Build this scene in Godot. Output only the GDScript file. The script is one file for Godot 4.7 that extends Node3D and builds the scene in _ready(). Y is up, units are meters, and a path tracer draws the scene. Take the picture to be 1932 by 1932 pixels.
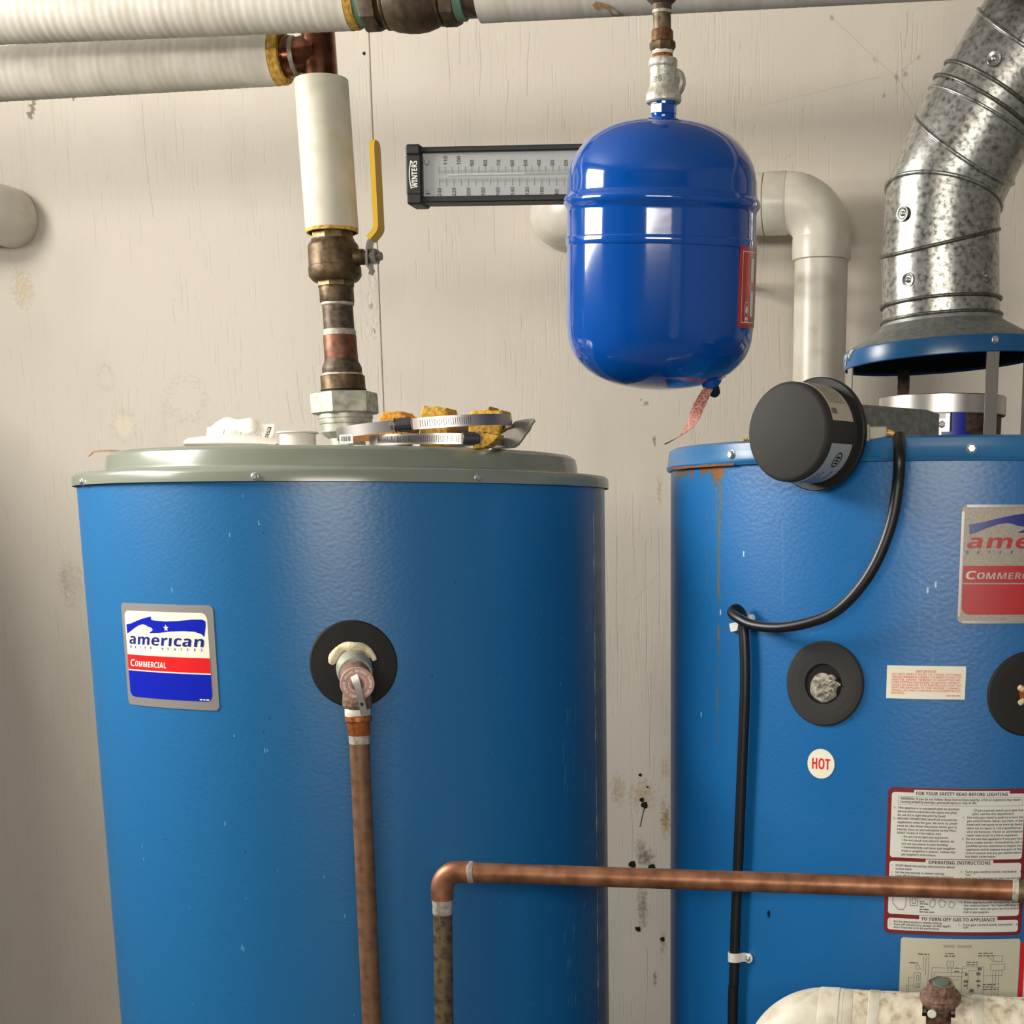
extends Node3D
# A boiler room: two blue water heaters against a painted plywood wall, pipes, a small expansion tank and a flue.
# Metres, y up. The back wall is the plane z = 0, the camera stands at x = 0, z = 2.85.
const FOCAL := 3030.0                      # focal length in pixels of a 1932 x 1932 frame cut from a taller photograph
const CENTRE := Vector2(1255, 1737)        # where the lens axis meets that frame
const LEFT_TANK := Vector3(-0.774, 0, 0.79)
const RIGHT_TANK := Vector3(-0.011, 0, 0.79)
const R_TANK := 0.333
const ROOM := {"x0": -2.3, "x1": 1.9, "z1": 4.2, "h": 2.8}

var view := Transform3D()
var M := {}
var taken := {}
var rng := RandomNumberGenerator.new()
var fonts := {}

func _ready() -> void:
	rng.seed = 7
	# camera
	view = Transform3D(Basis(Vector3.UP, deg_to_rad(9.8)) * Basis(Vector3.RIGHT, deg_to_rad(-13.67)), Vector3(0, 1.5, 2.85))
	var cam := Camera3D.new()
	cam.name = "camera"
	cam.transform = view
	cam.near = 0.05
	cam.far = 60.0
	cam.projection = Camera3D.PROJECTION_FRUSTUM
	cam.size = 0.05 * 1932.0 / FOCAL
	cam.frustum_offset = Vector2((966.0 - CENTRE.x) / FOCAL, (CENTRE.y - 966.0) / FOCAL) * 0.05
	add_child(cam)
	# sky, lighting the room through an unseen doorway placed behind the camera
	var world := WorldEnvironment.new()
	world.name = "environment"
	var e := Environment.new()
	var sky_material := ProceduralSkyMaterial.new()
	sky_material.sky_top_color = Color(0.42, 0.56, 0.80)
	sky_material.sky_horizon_color = Color(0.80, 0.86, 0.95)
	sky_material.ground_bottom_color = Color(0.42, 0.42, 0.42)
	sky_material.ground_horizon_color = Color(0.62, 0.64, 0.66)
	sky_material.energy_multiplier = 2.2
	var sky := Sky.new()
	sky.sky_material = sky_material
	e.background_mode = Environment.BG_SKY
	e.sky = sky
	e.tonemap_mode = Environment.TONE_MAPPER_LINEAR
	e.tonemap_exposure = 1.0
	e.sdfgi_enabled = true
	e.ssao_enabled = true
	e.ssil_enabled = true
	world.environment = e
	add_child(world)
	# light of two unseen windows, placed to light the wall and tanks: one high on the left wall, one wide and at eye height behind the camera
	area_light("unseen_side_window_light", Vector3(ROOM.x0 + 0.06, 2.25, 1.5), Vector3(1, 0, 0), Vector2(1.0, 0.62), Color(1.0, 0.985, 0.955), 6.9)
	area_light("unseen_front_window_light", Vector3(0.08, 1.89, ROOM.z1 - 0.06), Vector3(0, 0, -1), Vector2(1.6, 0.30), Color(1.0, 0.97, 0.92), 4.3)
	make_materials()
	build_room()
	build_left_heater()
	build_right_heater()
	build_overhead_pipes()
	build_riser()
	build_expansion_tank()
	build_plastic_vents()
	build_thermometer()
	build_relief_valve()
	build_copper_run()
	build_flue()
	build_damper_and_cable()
	build_lagged_pipe()
	build_clutter()

func area_light(called: String, at_: Vector3, towards: Vector3, size: Vector2, color: Color, energy: float) -> void:
	var l := AreaLight3D.new()
	l.name = called
	l.area_size = size
	l.light_color = color
	l.light_energy = energy
	l.shadow_enabled = true
	l.area_range = 12.0
	l.area_attenuation = 2.0
	l.transform = Transform3D(Basis.looking_at(towards, Vector3.UP), at_)
	add_child(l)

# ---------------------------------------------------------------- where things stand
func ray(px: float, py: float) -> Vector3:
	return view.basis * Vector3((px - CENTRE.x) / FOCAL, -(py - CENTRE.y) / FOCAL, -1.0)

func at(px: float, py: float, z: float) -> Vector3:                     # the point of the vertical plane z that is seen there
	var d := ray(px, py)
	return view.origin + d * ((z - view.origin.z) / d.z)

func seen(p: Vector3) -> Vector2:
	var c := view.affine_inverse() * p
	return Vector2(CENTRE.x + FOCAL * c.x / -c.z, CENTRE.y - FOCAL * c.y / -c.z)

func mpp(p: Vector3) -> float:                                          # metres to a pixel at that distance
	return -(view.affine_inverse() * p).z / FOCAL

func on_tank(px: float, py: float, axis: Vector3, r: float) -> Vector2: # (angle from +z towards +x, height) on an upright cylinder
	var d := ray(px, py)
	var o := Vector2(view.origin.x - axis.x, view.origin.z - axis.z)
	var v := Vector2(d.x, d.z)
	var a := v.dot(v)
	var b := o.dot(v)
	var q := maxf(b * b - a * (o.dot(o) - r * r), 0.0)
	var t := (-b - sqrt(q)) / a
	var p := view.origin + d * t
	return Vector2(atan2(p.x - axis.x, p.z - axis.z), p.y)

func tank_point(axis: Vector3, r: float, th: float, y: float) -> Vector3:
	return Vector3(axis.x + r * sin(th), y, axis.z + r * cos(th))

func front_height(py: float, axis: Vector3, r: float) -> float:         # height at which the near side of a round thing is seen at that row
	var to_eye := Vector3(view.origin.x - axis.x, 0, view.origin.z - axis.z).normalized()
	var p := axis + to_eye * r
	var lo := 0.0
	var hi := 3.0
	for i in 40:
		var mid := (lo + hi) / 2.0
		if seen(Vector3(p.x, mid, p.z)).y < py:
			hi = mid
		else:
			lo = mid
	return (lo + hi) / 2.0

func along(a: Vector3, b: Vector3, py: float) -> float:                 # how far along the line a-b (metres from a) row py is met
	var d := (b - a).normalized()
	var down := seen(b).y > seen(a).y
	var lo := -1.0
	var hi := 2.0
	for i in 44:
		var mid := (lo + hi) / 2.0
		if (seen(a + d * mid).y < py) == down:
			lo = mid
		else:
			hi = mid
	return (lo + hi) / 2.0

# ---------------------------------------------------------------- things and their parts
func numbered(called: String) -> String:
	var n: int = taken.get(called, 0)
	taken[called] = n + 1
	return called if n == 0 else "%s_%03d" % [called, n]

func thing(called: String, label: String, category: String, where: Vector3, group := "") -> Node3D:
	var o := Node3D.new()
	o.name = numbered(called)
	add_child(o)
	o.position = where
	tag(o, label, category, group)
	return o

func tag(o: Node, label: String, category := "", group := "") -> void:
	o.set_meta("label", label)
	if category:
		o.set_meta("category", category)
	if group:
		o.set_meta("group", group)

func part(called: String, st: SurfaceTool, m: Material, parent: Node3D) -> MeshInstance3D:
	var root := parent
	while root.get_parent() != self:
		root = root.get_parent()
	var moved := SurfaceTool.new()
	moved.append_from(st.commit(), 0, Transform3D(Basis(), -root.position))
	var o := MeshInstance3D.new()
	o.name = called
	o.mesh = moved.commit()
	o.material_override = null
	o.mesh.surface_set_material(0, m)
	o.cast_shadow = GeometryInstance3D.SHADOW_CASTING_SETTING_ON
	parent.add_child(o, true)
	return o

func structure(called: String, where := Vector3.ZERO) -> Node3D:
	var o := Node3D.new()
	o.name = called
	o.position = where
	add_child(o)
	o.set_meta("kind", "structure")
	return o

# ---------------------------------------------------------------- shapes
func mb() -> SurfaceTool:
	var st := SurfaceTool.new()
	st.begin(Mesh.PRIMITIVE_TRIANGLES)
	return st

func tri(st: SurfaceTool, a: Vector3, b: Vector3, c: Vector3, na: Vector3, nb: Vector3, nc: Vector3, ua := Vector2.ZERO, ub := Vector2.ZERO, uc := Vector2.ZERO) -> void:
	var g := (b - a).cross(c - a)
	if g.length_squared() < 1e-18:
		return
	if g.dot(na + nb + nc) > 0.0:                                       # front faces run clockwise
		var t := b; b = c; c = t
		t = nb; nb = nc; nc = t
		var u := ub; ub = uc; uc = u
	st.set_normal(na); st.set_uv(ua); st.add_vertex(a)
	st.set_normal(nb); st.set_uv(ub); st.add_vertex(b)
	st.set_normal(nc); st.set_uv(uc); st.add_vertex(c)

func quad(st: SurfaceTool, a: Vector3, b: Vector3, c: Vector3, d: Vector3, n: Vector3) -> void:
	tri(st, a, b, c, n, n, n, Vector2(0, 0), Vector2(1, 0), Vector2(1, 1))
	tri(st, a, c, d, n, n, n, Vector2(0, 0), Vector2(1, 1), Vector2(0, 1))

func flat(st: SurfaceTool, points: Array, inside: Vector3) -> void:      # a flat face turned away from a point inside
	var n: Vector3 = (points[1] - points[0]).cross(points[2] - points[0]).normalized()
	if n.dot(points[0] - inside) < 0.0:
		n = -n
	for i in range(1, points.size() - 1):
		tri(st, points[0], points[i], points[i + 1], n, n, n)

func box(st: SurfaceTool, size: Vector3, xf: Transform3D, bevel := 0.0) -> void:
	var h := size / 2.0
	var k := minf(bevel, minf(h.x, minf(h.y, h.z)) * 0.9)
	var o := xf.origin
	for s in [-1, 1]:
		flat(st, [xf * Vector3(s * h.x, -h.y + k, -h.z + k), xf * Vector3(s * h.x, h.y - k, -h.z + k), xf * Vector3(s * h.x, h.y - k, h.z - k), xf * Vector3(s * h.x, -h.y + k, h.z - k)], o)
		flat(st, [xf * Vector3(-h.x + k, s * h.y, -h.z + k), xf * Vector3(h.x - k, s * h.y, -h.z + k), xf * Vector3(h.x - k, s * h.y, h.z - k), xf * Vector3(-h.x + k, s * h.y, h.z - k)], o)
		flat(st, [xf * Vector3(-h.x + k, -h.y + k, s * h.z), xf * Vector3(h.x - k, -h.y + k, s * h.z), xf * Vector3(h.x - k, h.y - k, s * h.z), xf * Vector3(-h.x + k, h.y - k, s * h.z)], o)
	if k <= 0.0:
		return
	for s in [-1, 1]:
		for t in [-1, 1]:
			flat(st, [xf * Vector3(s * h.x, t * (h.y - k), -h.z + k), xf * Vector3(s * h.x, t * (h.y - k), h.z - k), xf * Vector3(s * (h.x - k), t * h.y, h.z - k), xf * Vector3(s * (h.x - k), t * h.y, -h.z + k)], o)
			flat(st, [xf * Vector3(s * h.x, -h.y + k, t * (h.z - k)), xf * Vector3(s * h.x, h.y - k, t * (h.z - k)), xf * Vector3(s * (h.x - k), h.y - k, t * h.z), xf * Vector3(s * (h.x - k), -h.y + k, t * h.z)], o)
			flat(st, [xf * Vector3(-h.x + k, s * h.y, t * (h.z - k)), xf * Vector3(h.x - k, s * h.y, t * (h.z - k)), xf * Vector3(h.x - k, s * (h.y - k), t * h.z), xf * Vector3(-h.x + k, s * (h.y - k), t * h.z)], o)
			for u in [-1, 1]:
				flat(st, [xf * Vector3(s * h.x, t * (h.y - k), u * (h.z - k)), xf * Vector3(s * (h.x - k), t * h.y, u * (h.z - k)), xf * Vector3(s * (h.x - k), t * (h.y - k), u * h.z)], o)

func block(x0: float, x1: float, y0: float, y1: float, z0: float, z1: float, st: SurfaceTool, bevel := 0.0) -> void:
	box(st, Vector3(x1 - x0, y1 - y0, z1 - z0), Transform3D(Basis(), Vector3(x0 + x1, y0 + y1, z0 + z1) / 2.0), bevel)

func frame_of(axis: Vector3, where: Vector3) -> Transform3D:            # y runs along the axis, z as near to the room's +z as can be
	var y := axis.normalized()
	var z := Vector3(0, 0, 1) - y * y.z
	if z.length() < 0.05:
		z = Vector3(0, 1, 0) - y * y.y
	z = z.normalized()
	return Transform3D(Basis(y.cross(z), y, z), where)

# Turns a profile of (radius, height) points about y; edges sharper than 40 degrees stay sharp. Six sides with hard = true make a hexagon.
func lathe(st: SurfaceTool, prof: Array, n: int, xf: Transform3D, hard := false, uv_top := 0.0, uv_bottom := 1.0, wobble := 0.0) -> void:
	var m := prof.size() - 1
	var seg: Array[Vector2] = []
	for i in m:
		var d: Vector2 = prof[i + 1] - prof[i]
		seg.append(Vector2(d.y, -d.x).normalized())
	var flip := 1.0
	var turn := 0.0
	for i in m:
		turn += seg[i].x * (prof[i + 1] - prof[i]).length()
	if turn < 0.0:
		flip = -1.0
	var dirs: Array[Vector2] = []
	for k in n + 1:
		dirs.append(Vector2(sin(TAU * k / n + PI), cos(TAU * k / n + PI)))
	var shake: Array[float] = []
	for k in n + 1:
		shake.append(1.0 + wobble * sin(3.0 * TAU * k / n) + wobble * 0.7 * sin(5.0 * TAU * k / n + 1.0))
	for i in m:
		var p: Vector2 = prof[i]
		var q: Vector2 = prof[i + 1]
		if (q - p).length() < 1e-7:
			continue
		var n0 := seg[i]
		var n1 := seg[i]
		if i > 0 and seg[i - 1].dot(seg[i]) > 0.77 and seg[i - 1].length() > 0.5:
			n0 = (seg[i - 1] + seg[i]).normalized()
		if i < m - 1 and seg[i + 1].dot(seg[i]) > 0.77 and seg[i + 1].length() > 0.5:
			n1 = (seg[i + 1] + seg[i]).normalized()
		n0 *= flip
		n1 *= flip
		for k in n:
			var a := dirs[k]
			var b := dirs[k + 1]
			var na := a
			var nb := b
			if hard:
				na = (a + b).normalized()
				nb = na
			var s := shake[k]
			var t := shake[k + 1]
			var v0 := (uv_top - p.y) / (uv_top - uv_bottom)
			var v1 := (uv_top - q.y) / (uv_top - uv_bottom)
			var pa := xf * Vector3(p.x * a.x * s, p.y, p.x * a.y * s)
			var pb := xf * Vector3(p.x * b.x * t, p.y, p.x * b.y * t)
			var qa := xf * Vector3(q.x * a.x * s, q.y, q.x * a.y * s)
			var qb := xf * Vector3(q.x * b.x * t, q.y, q.x * b.y * t)
			var pna := (xf.basis * Vector3(n0.x * na.x, n0.y, n0.x * na.y)).normalized()
			var pnb := (xf.basis * Vector3(n0.x * nb.x, n0.y, n0.x * nb.y)).normalized()
			var qna := (xf.basis * Vector3(n1.x * na.x, n1.y, n1.x * na.y)).normalized()
			var qnb := (xf.basis * Vector3(n1.x * nb.x, n1.y, n1.x * nb.y)).normalized()
			var u0 := float(k) / n
			var u1 := float(k + 1) / n
			tri(st, pa, pb, qb, pna, pnb, qnb, Vector2(u0, v0), Vector2(u1, v0), Vector2(u1, v1))
			tri(st, pa, qb, qa, pna, qnb, qna, Vector2(u0, v0), Vector2(u1, v1), Vector2(u0, v1))

func capped(prof: Array) -> Array:                                      # closes a profile to the axis at both ends
	var out := prof.duplicate()
	if out[0].x > 0.0:
		out.push_front(Vector2(0, out[0].y))
	if out[-1].x > 0.0:
		out.append(Vector2(0, out[-1].y))
	return out

# A turned piece on the line a-b from pairs [row, half width in pixels] read downwards.
func stack(st: SurfaceTool, a: Vector3, b: Vector3, entries: Array, n := 40, hard := false, wobble := 0.0) -> void:
	var d := (b - a).normalized()
	var prof := []
	for row in entries:
		var t := along(a, b, row[0])
		prof.append(Vector2(row[1] * mpp(a + d * t), -t))
	prof.reverse()
	lathe(st, capped(prof), n, frame_of(-d, a), hard, 0.0, 1.0, wobble)

func across(st: SurfaceTool, a: Vector3, b: Vector3, entries: Array, n := 40, hard := false, wobble := 0.0) -> void:   # the same with [metres from a, radius]
	var prof := []
	for row in entries:
		prof.append(Vector2(row[1], row[0]))
	lathe(st, capped(prof), n, frame_of(b - a, a), hard, 0.0, 1.0, wobble)

func rod(st: SurfaceTool, a: Vector3, b: Vector3, r: float, n := 24, hard := false) -> void:
	var l := (b - a).length()
	var k := minf(r * 0.12, l * 0.2)
	lathe(st, [Vector2(0, 0), Vector2(r - k, 0), Vector2(r, k), Vector2(r, l - k), Vector2(r - k, l), Vector2(0, l)], n, frame_of(b - a, a), hard)

func smooth_path(points: Array, steps := 8) -> Array:                   # Catmull-Rom through the points
	var out := []
	for i in points.size() - 1:
		var p0: Vector3 = points[maxi(i - 1, 0)]
		var p1: Vector3 = points[i]
		var p2: Vector3 = points[i + 1]
		var p3: Vector3 = points[mini(i + 2, points.size() - 1)]
		for k in steps:
			out.append(p1.cubic_interpolate(p2, p0, p3, float(k) / steps))
	out.append(points[-1])
	return out

func bend(a: Vector3, corner: Vector3, b: Vector3, r: float, steps := 14) -> Array:   # a path a - corner - b with the corner rounded to about r
	var p := corner + (a - corner).normalized() * r
	var q := corner + (b - corner).normalized() * r
	var out := [a]
	for k in steps + 1:
		var t := float(k) / steps
		out.append(p.bezier_interpolate(p.lerp(corner, 0.5523), q.lerp(corner, 0.5523), q, t))
	out.append(b)
	return out

func tube(st: SurfaceTool, path: Array, radius: Variant, n := 20, caps := true) -> void:
	var rings := []
	var dirs := []
	var side := Vector3.ZERO
	for i in path.size():
		var d: Vector3 = (path[mini(i + 1, path.size() - 1)] - path[maxi(i - 1, 0)]).normalized()
		if i == 0:
			side = d.cross(Vector3.UP)
			if side.length() < 0.1:
				side = d.cross(Vector3(0, 0, 1))
		side = (side - d * side.dot(d)).normalized()
		var up := d.cross(side)
		var r: float = radius[i] if radius is Array else radius
		var ring := []
		for k in n + 1:
			var n_ := side * cos(TAU * k / n) + up * sin(TAU * k / n)
			ring.append([path[i] + n_ * r, n_])
		rings.append(ring)
		dirs.append(d)
	for i in path.size() - 1:
		for k in n:
			var a: Array = rings[i][k]
			var b: Array = rings[i][k + 1]
			var c: Array = rings[i + 1][k + 1]
			var e: Array = rings[i + 1][k]
			tri(st, a[0], b[0], c[0], a[1], b[1], c[1], Vector2(float(k) / n, i), Vector2(float(k + 1) / n, i), Vector2(float(k + 1) / n, i + 1))
			tri(st, a[0], c[0], e[0], a[1], c[1], e[1], Vector2(float(k) / n, i), Vector2(float(k + 1) / n, i + 1), Vector2(float(k) / n, i + 1))
	if caps:
		for end in [0, path.size() - 1]:
			var d: Vector3 = -dirs[0] if end == 0 else dirs[-1]
			for k in n:
				tri(st, path[end], rings[end][k][0], rings[end][k + 1][0], d, d, d)

# A flat strap along a path. across_ says which way its width lies at each point (one vector or one each); width and thickness in metres.
func strap(st: SurfaceTool, path: Array, across_: Variant, width: Variant, thick: float) -> void:
	var rings := []
	for i in path.size():
		var d: Vector3 = (path[mini(i + 1, path.size() - 1)] - path[maxi(i - 1, 0)]).normalized()
		var w: Vector3 = across_[i] if across_ is Array else across_
		w = (w - d * w.dot(d)).normalized()
		var n := d.cross(w).normalized()
		var h: float = (width[i] if width is Array else width) / 2.0
		rings.append([path[i] + w * h + n * thick / 2, path[i] - w * h + n * thick / 2, path[i] - w * h - n * thick / 2, path[i] + w * h - n * thick / 2, n, w])
	for i in path.size() - 1:
		var a: Array = rings[i]
		var b: Array = rings[i + 1]
		for k in 4:
			var l := (k + 1) % 4
			var na: Vector3 = [a[4], -a[5], -a[4], a[5]][k]
			var nb: Vector3 = [b[4], -b[5], -b[4], b[5]][k]
			tri(st, a[k], a[l], b[l], na, na, nb)
			tri(st, a[k], b[l], b[k], na, nb, nb)
	for end in [0, path.size() - 1]:
		var r: Array = rings[end]
		flat(st, [r[0], r[1], r[2], r[3]], path[1] if end == 0 else path[end - 1])

func slab(st: SurfaceTool, outline: Array, depth: float, xf: Transform3D) -> void:     # an outline in x, y given depth along z, centred on it
	var poly := PackedVector2Array(outline)
	var ids := Geometry2D.triangulate_polygon(poly)
	var zf := xf.basis.z.normalized()
	for i in range(0, ids.size(), 3):
		for s in [1, -1]:
			var a: Vector2 = poly[ids[i]]
			var b: Vector2 = poly[ids[i + 1]]
			var c: Vector2 = poly[ids[i + 2]]
			tri(st, xf * Vector3(a.x, a.y, s * depth / 2), xf * Vector3(b.x, b.y, s * depth / 2), xf * Vector3(c.x, c.y, s * depth / 2), zf * s, zf * s, zf * s)
	var ccw := 1.0 if not Geometry2D.is_polygon_clockwise(poly) else -1.0
	for i in poly.size():
		var a := poly[i]
		var b := poly[(i + 1) % poly.size()]
		var d := (b - a).normalized() * ccw
		var n := (xf.basis * Vector3(d.y, -d.x, 0)).normalized()
		quad(st, xf * Vector3(a.x, a.y, depth / 2), xf * Vector3(b.x, b.y, depth / 2), xf * Vector3(b.x, b.y, -depth / 2), xf * Vector3(a.x, a.y, -depth / 2), n)

# ---------------------------------------------------------------- flat print laid on curved or plain surfaces: put.call(Vector2, lift) gives the point
func on_curve(axis: Vector3, r: float, th: float, y: float) -> Callable:
	return func(p: Vector2, lift: float) -> Vector3: return tank_point(axis, r + lift, th + p.x / r, y + p.y)

func on_plane(xf: Transform3D) -> Callable:
	return func(p: Vector2, lift: float) -> Vector3: return xf * Vector3(p.x, p.y, lift)

func sheet(st: SurfaceTool, outline: Array, put: Callable, lift: float, thick := 0.0004, step := 0.012) -> void:
	var poly := PackedVector2Array(outline)
	var lo := INF
	var hi := -INF
	for p in poly:
		lo = minf(lo, p.x)
		hi = maxf(hi, p.x)
	var n := maxi(1, int(ceil((hi - lo) / step)))
	for i in n:
		var x0 := lo + (hi - lo) * i / n
		var x1 := lo + (hi - lo) * (i + 1) / n
		var cut := [poly] if n == 1 else Geometry2D.intersect_polygons(poly, PackedVector2Array([Vector2(x0, -9), Vector2(x1, -9), Vector2(x1, 9), Vector2(x0, 9)]))
		for piece in cut:
			var ids := Geometry2D.triangulate_polygon(piece)
			for k in range(0, ids.size(), 3):
				var p := [Vector3(), Vector3(), Vector3()]
				var q := [Vector3(), Vector3(), Vector3()]
				for j in 3:
					p[j] = put.call(piece[ids[k + j]], lift)
					q[j] = (put.call(piece[ids[k + j]], lift + 0.01) - p[j]).normalized()
				tri(st, p[0], p[1], p[2], q[0], q[1], q[2])
	if thick <= 0.0:
		return
	var ccw := 1.0 if not Geometry2D.is_polygon_clockwise(poly) else -1.0
	for i in poly.size():
		var a := poly[i]
		var b := poly[(i + 1) % poly.size()]
		var m := maxi(1, int(ceil(absf(b.x - a.x) / step)))
		for k in m:
			var p := a.lerp(b, float(k) / m)
			var q := a.lerp(b, float(k + 1) / m)
			var d := (b - a).normalized() * ccw * 0.001
			var p0: Vector3 = put.call(p, lift)
			var out: Vector3 = (put.call(p + Vector2(d.y, -d.x), lift) - p0).normalized()
			quad(st, p0, put.call(q, lift), put.call(q, lift - thick), put.call(p, lift - thick), out)

func rounded(x0: float, y0: float, x1: float, y1: float, r: float, n := 5) -> Array:
	var out := []
	var corners := [Vector2(x1 - r, y1 - r), Vector2(x0 + r, y1 - r), Vector2(x0 + r, y0 + r), Vector2(x1 - r, y0 + r)]
	for c in 4:
		for k in n + 1:
			out.append(corners[c] + Vector2(r, 0).rotated(PI / 2 * c + PI / 2 * k / n))
	return out

func rect(x0: float, y0: float, x1: float, y1: float) -> Array:
	return [Vector2(x0, y0), Vector2(x1, y0), Vector2(x1, y1), Vector2(x0, y1)]

func ellipse(c: Vector2, rx: float, ry: float, n := 40) -> Array:
	var out := []
	for k in n:
		out.append(c + Vector2(rx * cos(TAU * k / n), ry * sin(TAU * k / n)))
	return out

func stroke(a: Vector2, b: Vector2, w: float) -> Array:
	var d := (b - a).normalized().orthogonal() * w / 2
	return [a + d, b + d, b - d, a - d]

func font(bold: bool, serif := false) -> SystemFont:
	var key := "%s%s" % [bold, serif]
	if not fonts.has(key):
		var f := SystemFont.new()
		f.font_names = PackedStringArray(["Droid Serif" if serif else "Droid Sans"])
		f.font_weight = 700 if bold else 400
		f.multichannel_signed_distance_field = false
		fonts[key] = f
	return fonts[key]

# Lettering with its baseline at from, capitals cap high, squeezed or stretched to width if that is given.
func letters(st: SurfaceTool, words: String, from: Vector2, cap: float, put: Callable, lift: float, width := 0.0, bold := false, slant := 0.0, turn := 0.0, step := 3.0) -> void:
	if words.strip_edges() == "":
		return
	var t := TextMesh.new()
	t.font = font(bold)
	t.font_size = 64
	t.pixel_size = 0.01
	t.depth = 0.0
	t.curve_step = step
	t.horizontal_alignment = HORIZONTAL_ALIGNMENT_LEFT
	t.text = "H"
	var base := INF
	for v in t.get_mesh_arrays()[Mesh.ARRAY_VERTEX]:
		base = minf(base, v.y)
	t.text = words
	var arrays := t.get_mesh_arrays()
	var vs: PackedVector3Array = arrays[Mesh.ARRAY_VERTEX]
	var ids: PackedInt32Array = arrays[Mesh.ARRAY_INDEX] if arrays[Mesh.ARRAY_INDEX] != null else PackedInt32Array(range(vs.size()))
	var lo := INF
	var hi := -INF
	for v in vs:
		lo = minf(lo, v.x)
		hi = maxf(hi, v.x)
	var s := cap / (0.714 * 0.64)
	var sx := s if width <= 0.0 else width / maxf(hi - lo, 1e-6)
	var placed_ := []
	for v in vs:
		var q := Vector2((v.x - lo) * sx + (v.y - base) * s * slant, (v.y - base) * s)
		if turn:
			q = q.rotated(turn)
		var p: Vector3 = put.call(from + q, lift)
		placed_.append([p, (put.call(from + q, lift + 0.01) - p).normalized()])
	for i in range(0, ids.size(), 3):
		var a: Array = placed_[ids[i]]
		var b: Array = placed_[ids[i + 1]]
		var c: Array = placed_[ids[i + 2]]
		tri(st, a[0], b[0], c[0], a[1], b[1], c[1])

func screw(root: Node3D, where: Vector3, out: Vector3, r: float, m: Material, called := "screw") -> void:
	var st := mb()
	var xf := frame_of(out, where)
	lathe(st, [Vector2(0, -0.002), Vector2(r * 1.25, -0.002), Vector2(r * 1.25, 0.0006), Vector2(r, 0.001)], 16, xf)
	lathe(st, [Vector2(r, 0.0008), Vector2(r, r * 0.7), Vector2(r * 0.8, r * 0.9), Vector2(0, r * 0.9)], 6, xf, true)
	part(called, st, m, root)

# ---------------------------------------------------------------- materials
func noise(freq: float, seed_: int, octaves := 3, kind := FastNoiseLite.TYPE_SIMPLEX_SMOOTH) -> FastNoiseLite:
	var n := FastNoiseLite.new()
	n.noise_type = kind
	n.frequency = freq
	n.seed = seed_
	n.fractal_octaves = octaves
	return n

func noise_map(freq: float, seed_: int, size := 256, as_normal := 0.0, ramp: Gradient = null, octaves := 3, kind := FastNoiseLite.TYPE_SIMPLEX_SMOOTH) -> NoiseTexture2D:
	var t := NoiseTexture2D.new()
	t.width = size
	t.height = size
	t.seamless = true
	t.noise = noise(freq, seed_, octaves, kind)
	if as_normal > 0.0:
		t.as_normal_map = true
		t.bump_strength = as_normal
	if ramp:
		t.color_ramp = ramp
	return t

func ramp(stops: Array) -> Gradient:
	var g := Gradient.new()
	var offs := PackedFloat32Array()
	var cols := PackedColorArray()
	for s in stops:
		offs.append(s[0])
		cols.append(s[1])
	g.offsets = offs
	g.colors = cols
	return g

func mat(called: String, c: Color, rough := 0.5, metal := 0.0) -> StandardMaterial3D:
	var m := StandardMaterial3D.new()
	m.resource_name = called
	m.albedo_color = c
	m.roughness = rough
	m.metallic = metal
	M[called] = m
	return m

# A material whose colour wanders between stops, by triplanar noise; scale is repeats to a metre.
func mottled(called: String, stops: Array, rough: float, metal: float, scale_: float, freq := 0.02, bump := 0.0, seed_ := 3, octaves := 4) -> StandardMaterial3D:
	var m := mat(called, Color.WHITE, rough, metal)
	m.uv1_triplanar = true
	m.uv1_scale = Vector3.ONE * scale_
	m.albedo_texture = noise_map(freq, seed_, 256, 0.0, ramp(stops), octaves)
	if bump > 0.0:
		m.normal_enabled = true
		m.normal_texture = noise_map(freq * 1.5, seed_ + 50, 256, bump, null, octaves)
		m.normal_scale = 0.6
	return m

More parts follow.
